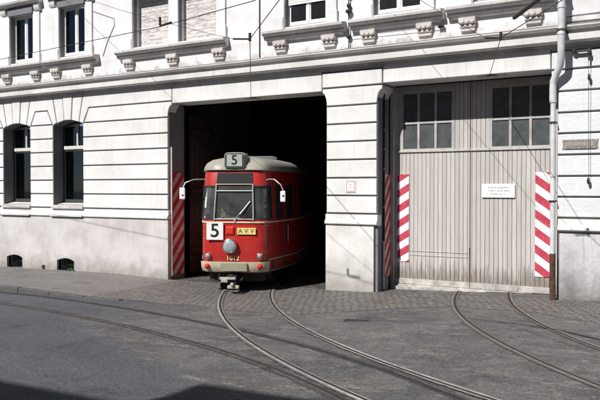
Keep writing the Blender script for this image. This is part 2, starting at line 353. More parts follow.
def textmesh(name, txt, size, mat, parent, mw, depth=.002, sx=1.):
    cu = bpy.data.curves.new(name, 'FONT'); cu.body = txt; cu.size = size; cu.extrude = depth; cu.align_x = 'CENTER'; cu.align_y = 'CENTER'; cu.space_character = 1.05; cu.offset = size * .012
    t = bpy.data.objects.new(name, cu); col.objects.link(t)
    dg = bpy.context.evaluated_depsgraph_get(); me = bpy.data.meshes.new_from_object(t.evaluated_get(dg)); col.objects.unlink(t); bpy.data.objects.remove(t)
    me.materials.clear(); me.materials.append(M[mat]); me.transform(mw @ Matrix.Diagonal((sx, 1, 1, 1))); me.name = name
    o = bpy.data.objects.new(name, me); col.objects.link(o); o.parent = parent; return o

# ------------------------------------------------------------------ terrain
def g(X):
    t = X + 6.28; s = .8
    e = math.log1p(math.exp(t / s)) * s if t / s < 30 else t
    if X > 6: return g(6) + .006 * (X - 6)
    if X < -22: return g(-22) + .004 * (X + 22)
    return .018 * t + .022 * e - .0122

def sheet(poly, off, step=.5, zf=None, lo=None):
    bm = bmesh.new(); vs = [bm.verts.new((x, y, 0)) for x, y in poly]; bm.faces.new(vs)
    xs = [p[0] for p in poly]; x = math.floor(min(xs)) + step
    while x < max(xs):
        bmesh.ops.bisect_plane(bm, geom=bm.verts[:] + bm.edges[:] + bm.faces[:], plane_co=(x, 0, 0), plane_no=(1, 0, 0), dist=1e-5); x += step
    mb = MB(); bm.verts.ensure_lookup_table()
    for i, v in enumerate(bm.verts): v.index = i
    mb.add([(v.co.x, v.co.y, (zf(v.co.x, v.co.y) if zf else g(v.co.x)) + off) for v in bm.verts], [[v.index for v in f.verts] for f in bm.faces]); bm.free()
    return mb
def rag(poly, amp=.08, step=.35, keep=()):
    out = []; n = len(poly)
    for i in range(n):
        a = poly[i]; b = poly[(i + 1) % n]; L = math.dist(a, b); k = max(1, int(L / step))
        for j in range(k):
            t = j / k; jx = 0 if i in keep else random.uniform(-amp, amp)
            out.append((a[0] + (b[0] - a[0]) * t + (0 if j == 0 else jx * .3), a[1] + (b[1] - a[1]) * t + (0 if j == 0 else jx)))
    return out

# big ground: fine strips in X near the camera, coarse far off
mb = MB(); xs = [-900, -400, -150, -60, -40] + [x * .5 for x in range(-60, 21)] + [20, 40, 90, 300, 900]
ys = [-900, -200, -60, -30, -20, -14, -10, -6, -3, 0.6]
vs = [(x, y, g(x)) for y in ys for x in xs]; nx = len(xs)
fs = [(j * nx + i, j * nx + i + 1, (j + 1) * nx + i + 1, (j + 1) * nx + i) for j in range(len(ys) - 1) for i in range(nx - 1)]
vs2 = [(-900, .6, g(-900) - .03), (900, .6, g(900) - .03), (900, 900, g(900) - .03), (-900, 900, g(-900) - .03)]
mb.add(vs, fs)
tag(mb.build('road', 'asphalt', smooth=40), kind='structure')
mb = MB(); vs = [(x, y, g(x)) for y in (.6, 30, 900) for x in xs]
mb.add(vs, [(j * nx + i, j * nx + i + 1, (j + 1) * nx + i + 1, (j + 1) * nx + i) for j in range(2) for i in range(nx - 1)])
tag(mb.build('ground', 'hall_floor', smooth=40), kind='structure')

# granite-sett forecourt in front of the building, and the patched asphalt along the tracks
fore = rag([(-12.2, .1), (-12.2, -2.72), (-10.8, -2.86), (-9.6, -2.80), (-8.3, -2.86), (-7.2, -3.05), (-6.0, -3.0), (-5.4, -2.55), (-4.6, -1.75), (-3.9, -1.35), (-2.4, -1.5), (-1.6, -2.0), (-.6, -2.5), (3.5, -2.6), (8, -2.4), (8, .1)], .10, .3, keep=(0, 14, 15))
tag(sheet(fore, .004).build('cobbled_forecourt', 'cobble', fix=True), kind='structure')
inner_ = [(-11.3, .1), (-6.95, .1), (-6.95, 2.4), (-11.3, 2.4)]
tag(sheet(inner_, .003).build('gateway_paving', 'low_bounce_setts'), kind='structure')
# overhead wire's shadow across the asphalt on the right, drawn as a dark strip
def strip(pts, w, off, mbx=None):
    mbx = mbx or MB(); L = []; Rr = []
    n = len(pts)
    for i, p in enumerate(pts):
        a = pts[max(i - 1, 0)]; b = pts[min(i + 1, n - 1)]; dx, dy = b[0] - a[0], b[1] - a[1]; l = math.hypot(dx, dy); nx_, ny_ = -dy / l, dx / l
        wl, wr = (w if isinstance(w, tuple) else (-w / 2, w / 2)) if not callable(w) else w(i / (n - 1))
        L.append((p[0] + nx_ * wl, p[1] + ny_ * wl)); Rr.append((p[0] + nx_ * wr, p[1] + ny_ * wr))
    vs = [(x, y, g(x) + off) for x, y in L] + [(x, y, g(x) + off) for x, y in Rr]
    mbx.add(vs, [(i, i + 1, n + i + 1, n + i) for i in range(n - 1)]); return mbx
def resample(pts, step=.25):
    out = []
    for a, b in zip(pts, pts[1:]):
        k = max(1, int(math.dist(a, b) / step)); out += [(a[0] + (b[0] - a[0]) * j / k, a[1] + (b[1] - a[1]) * j / k) for j in range(k)]
    return out + [pts[-1]]
shadow_line = resample([(-3.15, -2.42), (-2.7, -2.55), (-2.3, -2.68), (-1.72, -2.97), (-1.15, -3.45), (-.3, -4.1), (1.2, -5.2)], .12)
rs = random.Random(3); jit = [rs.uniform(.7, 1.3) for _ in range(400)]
tag(strip(shadow_line, lambda t: (-(.008 + .03 * t) * jit[int(t * 90)], (.008 + .03 * t) * jit[int(t * 90) + 7]), .0155).build('wire_shadow_strip', 'wire_shadow'), kind='structure')

# pavement with granite kerb on the left
def hp(x):
    return .10 if x < -13.2 else (.10 - .088 * min(1, (x + 13.2) / 2.2))
mb = MB(); px = [-60, -40] + [-30 + .5 * i for i in range(0, 39)]
vs = [(x, y, g(x) + hp(x) + .0) for y in (-2.86, 0.02) for x in px]; n = len(px)
mb.add(vs, [(i, i + 1, n + i + 1, n + i) for i in range(n - 1)])
mb.add([(px[-1], -2.86, g(px[-1]) + hp(px[-1])), (px[-1], .02, g(px[-1]) + hp(px[-1])), (px[-1] + .05, .02, g(-11) - .02), (px[-1] + .05, -2.86, g(-11) - .02)], [(0, 1, 2, 3)])
tag(mb.build('pavement', 'pave', smooth=30), kind='structure')
mb = MB(); x = -45.
rk = random.Random(5)
while x < -10.9:
    L = 1.0; x1 = x + L - .02; dz = rk.uniform(-.004, .006)
    a, b = g(x) + hp(x) + .006 + dz, g(x1) + hp(x1) + .006 + dz
    mb.add([(x, -3.0, g(x) - .1), (x1, -3.0, g(x1) - .1), (x1, -2.84, g(x1) - .1), (x, -2.84, g(x) - .1), (x, -2.985, a), (x1, -2.985, b), (x1, -2.84, b), (x, -2.84, a)],
           [(0, 3, 2, 1), (4, 5, 6, 7), (0, 1, 5, 4), (1, 2, 6, 5), (2, 3, 7, 6), (3, 0, 4, 7)]); x += L
tag(mb.build('kerb', 'kerbstone', bevel=.012), kind='structure')

# ------------------------------------------------------------------ tracks (fitted curves, 1 m gauge)
def centre(p, back, fwd, ds=.12, hmin=0., hmax=1.2, kmin=None):
    x, y, t, k0, k1 = p
    def go(sg, L):
        X, Y, s = x, y, 0.; o = []
        T = t; stop = False
        while s < L:
            if not stop:
                T2 = t + k0 * sg * s + k1 * s * s * .5 * sg
                if sg < 0: T2 = t - k0 * s
                if (sg > 0 and (T2 < T - 1e-6 and k0 > 0 or T2 > hmax)) or (sg < 0 and T2 < hmin): stop = True
                else: T = T2
            X += sg * ds * math.sin(T); Y -= sg * ds * math.cos(T); s += ds; o.append((X, Y, T))
        return o
    return list(reversed(go(-1, back))) + [(x, y, t)] + go(1, fwd)
def offc(c, d): return [(X + d * math.cos(T), Y + d * math.sin(T)) for X, Y, T in c]
def rail(c, d, sgn, name, parent, shiny, z0, bury=False):
    """grooved rail: running head, groove, guard lip; sgn points to the outside"""
    pts = offc(c, d)
    mb = MB(); o1 = z0
    n_ = len(pts); vs_ = []; jr = random.Random(int(d * 10) + n_)
    for sgn_ in (-1, 1):
        q_ = [(offc([c[i_]], d + sgn_ * (.058 + jr.uniform(0, .022)))[0]) for i_ in range(n_)]; vs_ += [(X, Y, g(X) + o1) for X, Y in q_]
    mb.add(vs_, [(i_, i_ + 1, n_ + i_ + 1, n_ + i_) for i_ in range(n_ - 1)]); mb.mi = 1
    # head and lip are low raised bars
    mbh = MB()
    def bar(a, b, zt, mi, mbb):
        mbb.mi = mi; n = len(pts); rows = []
        for off, z in ((a, o1), (a, zt), (b, zt), (b, o1)):
            q = offc(c, d + off); rows.append([(X, Y, g(X) + z) for X, Y in q])
        vs = [p for r in rows for p in r]
        mbb.add(vs, [(k * n + i, k * n + i + 1, (k + 1) * n + i + 1, (k + 1) * n + i) for k in range(3) for i in range(n - 1)])
    if bury: bar(.006 if sgn > 0 else -.022, .022 if sgn > 0 else -.006, o1 + .004, 4, mb)
    else:
        bar(.006 if sgn > 0 else -.038, .038 if sgn > 0 else -.006, o1 + .005, 2 if shiny else 3, mb)
        bar(-.048 if sgn > 0 else .038, -.038 if sgn > 0 else .048, o1 + .004, 2 if shiny else 3, mb)
    n = len(pts)
    q1 = offc(c, d + (-.038 if sgn > 0 else -.006)); q2 = offc(c, d + (.006 if sgn > 0 else .038))
    mb.mi = 1; mb.add([(X, Y, g(X) + o1 + .003) for X, Y in q1 + q2], [(i, i + 1, n + i + 1, n + i) for i in range(n - 1)])  # flat dark strip stands in for the cut groove
    return mb.build(name, ['asphalt_dark' if bury else 'edge_dirt', 'groove', 'steel_shiny', 'steel_dull', 'rail_brown'], parent)
def track(p, back, fwd, label, shiny, z0, **kw):
    c = centre(p, back, fwd, **kw)
    t = empty('tram_track', (p[0], p[1], g(p[0])))
    a = rail(c, -.5, -1, 'rail', t, shiny, z0); b = rail(c, .5, 1, 'rail', t, shiny, z0)
    for o in (a, b): o.matrix_parent_inverse = Matrix.Translation((-p[0], -p[1], -g(p[0])))
    tag(t, label, 'tram track', 'tram tracks set into the street'); return c
c1 = track([-7.9235, -1.5896, .5774, .0778, -.0055], 22, 16, 'curved tram track with bright worn rails running out under the red tram', True, .014)
c2 = track([-3.5377, -.3346, .2822, .1034, -.0088], 1.15, 14, 'curved tram track with dull rails coming out from under the closed plank gate', False, .010)
# street track: slowly bends toward the viewer
def centre_street():
    x, y, t, k0, k1 = -12.0071, -3.6887, 1.4486, -.0201, -.0062; ds = .12; pts = []
    X, Y = x, y
    for i in range(330): X -= ds * math.sin(1.4486); Y += ds * math.cos(1.4486) * .3; pts.append((X, Y, 1.50))
    pts = pts[::-1] + [(x, y, t)]; X, Y, s = x, y, 0.; T = t
    while s < 20:
        if s < 11: T = t + k0 * s + .5 * k1 * s * s
        X += ds * math.sin(T); Y -= ds * math.cos(T); s += ds; pts.append((X, Y, T))
    return pts
c3 = centre_street(); t = empty('tram_track', (-12, -3.7, g(-12)))
for d, sg in ((-.5, -1), (.5, 1)):
    o = rail(c3, d, sg, 'rail', t, False, .007, True); o.matrix_parent_inverse = Matrix.Translation((12, 3.7, -g(-12)))
tag(t, 'long dark tram track running along the street, nearly buried in asphalt', 'tram track', 'tram tracks set into the street')

# ------------------------------------------------------------------ depot building
B = empty('depot_building', (0, 0, 0))
tag(B, 'long white stuccoed tram depot with grooved masonry and two vehicle gateways', 'building')
ZJ = [1.618, 1.99, 2.36, 2.74, 3.12, 3.49, 3.87, 4.255]
LW = [-14.785 - 2.07 * i for i in range(6)]             # lower arched windows
XL, XR = -28., 9.
G1 = (-11.30, -6.96); G2 = (-5.78, -2.29); LZ1, LZ2 = 4.20, 4.28
BW = [-14.86 - 2.07 * i for i in range(6)]             # basement lights
def cells(mb, xs, zs, solid, y0, y1):
    nx, nz = len(xs) - 1, len(zs) - 1
    S = [[solid((xs[i] + xs[i + 1]) / 2, (zs[j] + zs[j + 1]) / 2) for j in range(nz)] for i in range(nx)]
    for i in range(nx):
        for j in range(nz):
            if not S[i][j]: continue
            a, b, c, d = xs[i], xs[i + 1], zs[j], zs[j + 1]
            mb.add([(a, y0, c), (b, y0, c), (b, y0, d), (a, y0, d)], [(0, 1, 2, 3)]); mb.add([(a, y1, c), (b, y1, c), (b, y1, d), (a, y1, d)], [(3, 2, 1, 0)])
            if i == 0 or not S[i - 1][j]: mb.add([(a, y0, c), (a, y0, d), (a, y1, d), (a, y1, c)], [(0, 1, 2, 3)])
            if i == nx - 1 or not S[i + 1][j]: mb.add([(b, y0, c), (b, y1, c), (b, y1, d), (b, y0, d)], [(0, 1, 2, 3)])
            if j == 0 or not S[i][j - 1]: mb.add([(a, y0, c), (a, y1, c), (b, y1, c), (b, y0, c)], [(0, 1, 2, 3)])
            if j == nz - 1 or not S[i][j + 1]: mb.add([(a, y0, d), (b, y0, d), (b, y1, d), (a, y1, d)], [(0, 1, 2, 3)])
HW = .575; RW = 2.0      # lower windows on the far right, out of the frame
LWALL = LW + [RW, RW + 2.2, RW + 4.4]
# lower wall core
mb = MB()
xs = sorted(set([XL, XR, *G1, *G2] + [c + s * HW for c in LWALL for s in (-1, 1)] + [c + s * .33 for c in BW for s in (-1, 1)]))
zs = sorted(set([-.8, -.12, .27, 1.70, 3.96, LZ1 + .012, LZ2 + .012, 4.90]))
def solid(x, z):
    if G1[0] < x < G1[1] and z < LZ1 + .012: return False
    if G2[0] < x < G2[1] and z < LZ2 + .012: return False
    if any(abs(x - c) < HW for c in LWALL) and 1.70 < z < 3.96: return False
    if any(abs(x - c) < .33 for c in BW) and -.12 < z < .27: return False
    return True
cells(mb, xs, zs, solid, .04, .60)
for c in LWALL:       # segmental arch fillers
    n = 10; pts = []
    for i in range(n + 1):
        u = -1 + 2 * i / n; pts.append((c + u * HW, 3.955 - .125 * u * u))
    mb.prism([(c - HW, 3.97)] + pts[::1] + [(c + HW, 3.97)], .042, .60)
mb.build('wall', 'reveal', B)
# rusticated stone blocks
mb = MB(); gp = .0165
def blk(poly, y1=.05, ch=.010, y0=0.): mb.prism(offset(poly, gp), y0, y1, ch)
def rect(x0, x1, z0, z1): return [(x0, z0), (x1, z0), (x1, z1), (x0, z1)]
def corb(xn, xw, z0, z1, n=5):    # quarter-curve from narrow to wide, bottom to top
    return [(xn + (xw - xn) * (1 - math.cos(PI / 2 * i / n)) , z0 + (z1 - z0) * .72 * math.sin(PI / 2 * i / n) ) for i in range(n + 1)] + [(xw, z1)]
def arched_span(cl, cr, xl=None, xr=None):
    """blocks between the window centred at cl and the window centred at cr (or a plain end)"""
    x0 = cl + HW if cl is not None else xl; x1 = cr - HW if cr is not None else xr
    gl = gp
    for a, b in zip(ZJ[:-2], ZJ[1:-1]): blk(rect(x0 - gl * .6, x1 + gl * .6, a, b))
    return x0, x1
def upper_between(cl, cr):
    blk([(cl + .60, 3.87), (cr - .60, 3.87), (cr - .79, 4.255), (cl + .79, 4.255)])
    blk([(cl + .42, 3.90), (cl + .575, 3.835), (cl + .79, 4.255), (cr - .79, 4.255), (cr - .575, 3.835), (cr - .42, 3.90), (cr - .60, 4.715), (cl + .60, 4.715)])
def keystones(c):
    global gp
    g0 = gp; gp = .013
    blk([(c - .14, 3.955), (c + .14, 3.955), (c + .20, 4.715), (c - .20, 4.715)], y0=-.012)
    for s in (-1, 1):
        p = [(c + s * .14, 3.955), (c + s * .42, 3.89), (c + s * .60, 4.715), (c + s * .20, 4.715)]
        blk(p if s > 0 else p[::-1])
    gp = g0
allw = sorted(LW)
for a, b in zip(allw, allw[1:]): arched_span(a, b); upper_between(a, b)
for c in allw: keystones(c)
arched_span(None, allw[0], xl=XL); blk(rect(XL, allw[0] - .79, 3.87, 4.255)); blk([(XL, 4.255), (allw[0] - .79, 4.255), (allw[0] - .575, 3.835), (allw[0] - .42, 3.9), (allw[0] - .6, 4.715), (XL, 4.715)])
# block left of the first gateway
c = allw[-1]; x0 = c + HW; x1 = G1[0]
for a, b in zip(ZJ[:-2], ZJ[1:-1]): blk(rect(x0 - .012, x1, a, b), y1=.30)
P = [(c + .60, 3.87)] + corb(G1[0], -11.17, 3.87, 4.255) + [(c + .79, 4.255)]; blk(P, y1=.30)
blk([(c + .42, 3.90), (c + .575, 3.835), (c + .79, 4.255), (-11.17, 4.255), (-11.17, 4.715), (c + .60, 4.715)], y1=.30)
# pier between the gateways
for a, b in zip(ZJ[:-2], ZJ[1:-1]): blk(rect(G1[1], G2[0], a, b), y1=.30)
cr_ = corb(G2[0], -5.66, 3.87, 4.255); cl_ = corb(G1[1], -7.06, 3.87, 4.255)[::-1]
blk([*cr_, *cl_], y1=.58)
blk(rect(-7.06, -5.66, 4.255, 4.588), y1=.58, y0=-.012)
mb.build('rusticated_blocks', 'wall', B)
# right pier: rougher cast
mb = MB()
fr = sorted([RW, RW + 2.2, RW + 4.4])
arched_span(None, fr[0], xl=G2[1]); 
P = corb(G2[1], -2.41, 3.87, 4.255)[::-1] + [(fr[0] - .60, 3.87), (fr[0] - .79, 4.255)]
blk(P, y1=.3); blk(rect(-2.41, fr[0] - .79, 4.255, 4.588), y0=-.012, y1=.3)
for a, b in zip(fr, fr[1:]): arched_span(a, b); upper_between(a, b)
for c in fr: keystones(c)
arched_span(fr[-1], None, xr=XR); blk(rect(fr[-1] + .79, XR, 3.87, 4.255))
mb.build('rusticated_blocks', 'pier_rough', B)
# lintel beams and frieze
mb = MB()
mb.box(-11.165, -7.065, .0, .60, LZ1, 4.72); mb.build('lintel', 'wall', B, bevel=.012); mb = MB(); mb.box(-5.655, -2.415, .0, .60, LZ2, 4.72); mb.build('lintel', 'wall', B, bevel=.012); mb = MB()
mb.box(-7.04, -5.68, .012, .06, 4.60, 4.72); mb.box(-2.40, XR, .012, .06, 4.60, 4.72)
mb.build('frieze', 'wall', B, bevel=.012)
# plinths
def plinth(x0, x1, holes, mat, ztop, y=-.03):
    mb = MB(); hs = [h for h in holes if x0 < h < x1]
    xs = sorted(set([x0, x1] + [h + s * .33 for h in hs for s in (-1, 1)])); zs = [-.8, -.12, .27, ztop]
    cells(mb, xs, zs, lambda x, z: not (any(abs(x - h) < .33 for h in hs) and -.12 < z < .27), y, .10)
    for h in hs:
        pts = [(h + (-1 + 2 * i / 8) * .33, .265 - .07 * (-1 + 2 * i / 8) ** 2) for i in range(9)]
        mb.prism([(h - .33, .275)] + pts + [(h + .33, .275)], y + .001, .12)
    mb.build('plinth', mat, B)
plinth(XL, G1[0] + .012, BW, 'plinth', 1.36)
plinth(-6.955, -5.85, [], 'pier_plinth', 1.36, -.02)
plinth(-2.24, XR, [], 'right_plinth', 1.34, -.02)
mb = MB()      # cap course over the plinth with a drip edge
for x0, x1 in ((XL, G1[0] + .008), (-6.968, G2[0] + .006), (-2.27, XR)):
    mb.prism([(-.05, 1.405), (-.05, 1.44), (-.004, 1.50), (-.004, 1.598), (.2, 1.598), (.2, 1.38), (-.02, 1.38)], x0, x1, axis='x')
mb.build('plinth_cap', 'wall', B)
mb = MB()      # rendered tidemark band low on the left plinth
mb.box(XL, G1[0] + .03, -.045, -.02, -.5, -.10); mb.build('plinth_foot', 'plinth', B)
# moulded string course
mb = MB()
pr_ = [(.10, 4.70), (-.14, 4.70), (-.185, 4.73), (-.19, 4.84), (-.06, 4.855), (-.05, 4.925), (-.17, 4.93), (-.235, 4.955), (-.24, 4.985), (-.0, 5.045), (.10, 5.045)]
mb.prism(pr_, XL, XR, axis='x'); 
mb.build('string_course', 'course', B)
mb = MB(); mb.prism([(-.245, 4.988), (.0, 5.050), (.0, 5.054), (-.247, 4.992)], XL, XR - .002, axis='x'); mb.build('ledge_flashing', 'ledge', B)
mb = MB(); mb.prism([(.01, 4.62), (-.03, 4.64), (-.035, 4.665), (-.055, 4.68), (-.06, 4.699), (.01, 4.699)], XL, XR, axis='x'); mb.build('bed_moulding', 'ledge', B)

# upper wall
UW = [(-16.58 - 2.1 * i, .49) for i in range(5)][::-1] + [(-14.57, .49), (-11.84, .575), (-10.39, .575), (-7.465, .51), (-5.36, .505), (-3.31, .505)] + [(2.0, .5), (4.2, .5), (6.4, .5)]
Z0, Z1, ZT = 5.66, 7.0, 8.7
mb = MB(); xs = sorted(set([XL, XR] + [c + s * h for c, h in UW for s in (-1, 1)])); zs = [4.9, Z0, Z1, ZT]
cells(mb, xs, zs, lambda x, z: not (any(abs(x - c) < h for c, h in UW) and Z0 < z < Z1), .0, .60)
mb.build('upper_wall', 'wall_up', B)
mb = MB(); gp = .012     # pilaster strip at the right with large blocks
for a, b in ((5.06, 5.17), (5.17, 5.95), (5.95, 6.73), (6.73, 7.5), (7.5, 8.3)): mb.prism(offset(rect(-2.19, -.2, a, b), gp), -.05, .0, .008)
mb.build('pilaster', 'wall_up', B)
gp = .0165
mb = MB(); mb.prism([(.1, 8.5), (-.1, 8.5), (-.15, 8.7), (-.45, 8.85), (-.5, 9.0), (.1, 9.0)], XL - .3, XR + .3, axis='x'); mb.build('eaves_cornice', 'cornice', B)
mb = MB(); mb.prism([(-.55, 9.0), (6., 12.6), (12.5, 9.0)], XL - .3, XR + .3, axis='x'); mb.build('roof', 'tiles', B)

# window builders: frame > pane
def casement(cx, hw, z0, z1, y, roller=None, arch=0., transom=None, fm='frame_white', curtain=None, plant=False):
    single = bool(arch)
    fr = MB(); t = .055 if arch else .036
    def H(u): return z1 - arch * (u / hw) ** 2 if arch else z1
    if arch:
        n = 10; outer = [(cx + hw * (-1 + 2 * i / n), H(hw * (-1 + 2 * i / n)) + .06) for i in range(n + 1)]; inn = [(cx + (hw - t) * (-1 + 2 * i / n), H((hw - t) * (-1 + 2 * i / n)) - t) for i in range(n + 1)]
        for i in range(n): fr.prism([inn[i], inn[i + 1], outer[i + 1], outer[i]], y, y + .07)
        zt = z1 - arch + .0
        fr.box(cx - hw, cx - hw + t, y, y + .07, z0, zt); fr.box(cx + hw - t, cx + hw, y, y + .07, z0, zt)
    else:
        fr.box(cx - hw, cx - hw + t, y, y + .07, z0, z1); fr.box(cx + hw - t, cx + hw, y, y + .07, z0, z1); fr.box(cx - hw + t, cx + hw - t, y + .001, y + .07, z1 - t, z1)
    fr.box(cx - hw + t, cx + hw - t, y + .001, y + .07, z0, z0 + t * 1.1)
    if not single: fr.box(cx - (.035 if arch else .03), cx + (.035 if arch else .03), y - .008, y + .068, z0 + t * 1.1 + .001, (transom or z1) - t)
    f = fr.build('window', fm, B, bevel=.006)
    # sash bars inside the outer frame
    s = MB(); zt = (transom or z1) - t
    for a, b in (((cx - hw + t + .002, cx + hw - t - .002),) if single else ((cx - hw + t + .002, cx - .032), (cx + .032, cx + hw - t - .002))):
        for q in (a, b - .028): s.box(q, q + .028, y + .008, y + .055, z0 + t * 1.1 + .002, zt)
        s.box(a + .028, b - .028, y + .009, y + .054, z0 + t * 1.1 + .002, z0 + t * 1.1 + .04); s.box(a + .028, b - .028, y + .009, y + .054, zt - .045, zt)
    s.build('sash', fm, f)
    p = MB(); p.box(cx - hw + t, cx + hw - t, y + .030, y + .034, z0 + t, (z1 - t if not arch else z1 - arch - .0)); 
    if arch:
        pts = [(cx + (hw - t) * (-1 + 2 * i / 8), H((hw - t) * (-1 + 2 * i / 8)) - t * .9) for i in range(9)]
        p.prism([(cx - hw + t, z1 - arch - .001), (cx + hw - t, z1 - arch - .001)] + pts[::-1], y + .030, y + .034)
    p.build('pane', 'glass', f)
    if transom:
        tr = MB(); tr.box(cx - hw + t, cx + hw - t, y - .02, y + .06, transom - .055, transom + .04); tr.box(cx - .025, cx + .025, y - .01, y + .06, transom + .041, z1 - t)
        tr.build('transom', 'frame_beige', f, bevel=.006)
    if curtain:
        cu = MB(); k = 14
        for a, b in curtain:
            pts = [(a + (b - a) * i / k, y + .16 + .025 * math.sin(i * 1.9)) for i in range(k + 1)]
            cu.add([(q[0], q[1], z0 + .06) for q in pts] + [(q[0], q[1], z1) for q in pts], [(i, i + 1, k + 2 + i, k + 1 + i) for i in range(k)])
        cu.build('curtain', 'curtain', f, smooth=60, fix=False)
    if roller is not None:
        ro = MB(); zz = z1
        while zz > roller: ro.box(cx - hw + .01, cx + hw - .01, y - .035, y - .015, zz - .046, zz - .004); zz -= .05
        ro.build('roller_shutter', 'frame_white', f)
    return f
rc = random.Random(11)
for i, (c, h) in enumerate(UW):
    if c in (-11.84, -10.39): continue
    cur = [(c + h * .15, c + h * .9)] if i % 2 == 0 else [(c - h * .9, c - h * .55), (c + h * .6, c + h * .9)]
    if c == -16.58: cur = [(c + h * .5, c + h * .92)]
    if c in (-14.57,): cur = [(c + h * .35, c + h * .92)]
    if c in (-7.465, -5.36, -3.31): cur = None
    rl = {-7.465: 6.17, -5.36: 6.35, -3.31: 6.4}.get(c)
    casement(c, h - .003, Z0 + .05, Z1 - .003, .13, curtain=cur, roller=rl)
# bricked-up pair
for c in (-11.84, -10.39):
    mb = MB(); mb.box(c - .573, c + .573, .22, .50, Z0 + .002, Z1 - .002); mb.build('brick_infill', 'bricks', B)
for c, h in UW:      # thin dark strips painting the shade on the left reveal of every opening
    mb = MB(); mb.box(c - h - .001, c - h + .006, .02, .128, Z0 + .01, Z1 - .01); mb.build('reveal_shade', 'reveal', B)
# lower arched windows with dark frames, beige transom
for c in LWALL:
    casement(c, HW - .004, 1.74, 3.955, .34, arch=.125, transom=3.26, fm='frame_grey')
for c in LWALL:
    mb = MB(); mb.prism([(-.06, 1.60), (-.065, 1.66), (.30, 1.745), (.30, 1.60)], c - HW - .02, c + HW + .02, axis='x'); mb.build('lower_sill', 'sill', B)
for c in LWALL[:6]: mb = MB(); mb.box(c - HW - .03, c + HW + .03, -.09, -.03, 1.385, 1.43); mb.build('lower_apron', 'sill', B)
# basement lights: iron grille in front of a dark light well
for c in BW:
    gmb = MB()
    for k in range(5): gmb.box(c - .24 + k * .12 - .008, c - .24 + k * .12 + .008, .14, .156, -.12, .26)
    gmb.box(c - .33, c + .33, .157, .17, .06, .08); f = gmb.build('basement_window', 'iron', B)
    pm = MB(); pm.box(c - .33, c + .33, .34, .36, -.12, .27); pm.build('pane', 'dirty_glass', f)
mb = MB(); mb.lathe([(0, .05), (.004, .05)], (-15.72, -.0305, -.02), (0, -1, 0), 14); mb.lathe([(0, .062), (.012, .062), (.012, .05), (.0, .05)], (-15.72, -.0305, -.02), (0, -1, 0), 14); mb.build('vent_hole', 'iron', B)

# upper sills with carved brackets
def sill(x0, x1, brs):
    s = MB(); s.prism([(.02, 5.40), (-.10, 5.40), (-.13, 5.43), (-.135, 5.47), (-.19, 5.49), (-.225, 5.52), (-.23, 5.575), (-.21, 5.58), (.02, 5.62)], x0, x1, axis='x')
    s.prism([(.02, 5.365), (-.07, 5.365), (-.10, 5.398), (.02, 5.398)], x0 + .05, x1 - .05, axis='x')
    o = s.build('window_sill', 'sill', B, bevel=.006)
    for bx in brs:
        k = MB(); w = .16
        k.prism([(.02, 5.12), (-.055, 5.12), (-.06, 5.165), (.02, 5.165)], bx - w * .86, bx + w * .86, axis='x')
        k.prism([(.02, 5.178), (-.07, 5.178), (-.085, 5.20), (-.085, 5.235), (.02, 5.235)], bx - w * .92, bx + w * .92, axis='x')
        k.prism([(.02, 5.25), (-.09, 5.25), (-.115, 5.29), (-.12, 5.315), (-.12, 5.363), (.02, 5.363)], bx - w, bx + w, axis='x')
        for j in (-1, 0, 1):      # carved flutes
            k.lathe([(-.0, .040), (.03, .034), (.045, .0)], (bx + j * .10, -.10, 5.275), (0, -1, -.25), 10)
        k.build('sill_bracket', 'brackets', o, bevel=.004)
for c, h in UW:
    if c in (-11.84, -10.39): continue
    w = .985
    sill(c - w, c + w, (c - .60, c + .60))
sill(-12.86, -9.47, (-12.52, -11.12, -9.74))
# architraves, plinth blocks, hoods
for c, h in UW:
    a = MB()
    pair = c in (-11.84, -10.39)
    sides = [-1, 1] if not pair else ([-1] if c == -11.84 else [1])
    for s in sides:
        a = MB(); x0, x1 = sorted((c + s * (h + .0), c + s * (h + .26)))
        a.box(x0, x1, -.045, .0, 5.625, 7.02); x0, x1 = sorted((c + s * (h + .015), c + s * (h + .285))); a.box(x0, x1, -.07, .001, 5.61, 5.88); a.build('architrave', 'wall_up', B, bevel=.01)
    if pair and c == -11.84: a = MB(); a.box(-11.265, -10.965, -.02, .0, 5.6, 7.02); a.build('architrave', 'wall_up', B, bevel=.01)
for x0, x1, cc in [(c - h - .36, c + h + .36, [(c, h)]) for c, h in UW if c not in (-11.84, -10.39)] + [(-12.78, -9.45, [(-11.84, .575), (-10.39, .575)])]:
    a = MB(); a.prism([(.01, 7.22), (-.12, 7.22), (-.22, 7.27), (-.24, 7.33), (.01, 7.40)], x0, x1, axis='x')
    for q in (x0 + .04, x1 - .26): a.prism([(.01, 7.02), (-.07, 7.02), (-.10, 7.08), (-.12, 7.219), (.01, 7.219)], q, q + .22, axis='x')
    o = a.build('window_hood', 'sill', B, bevel=.006)
    a = MB()
    for c, h in cc: a.box(c - h - .02, c + h + .02, -.085, .0, 6.98, 7.215)
    a.build('shutter_box', 'reveal', o)

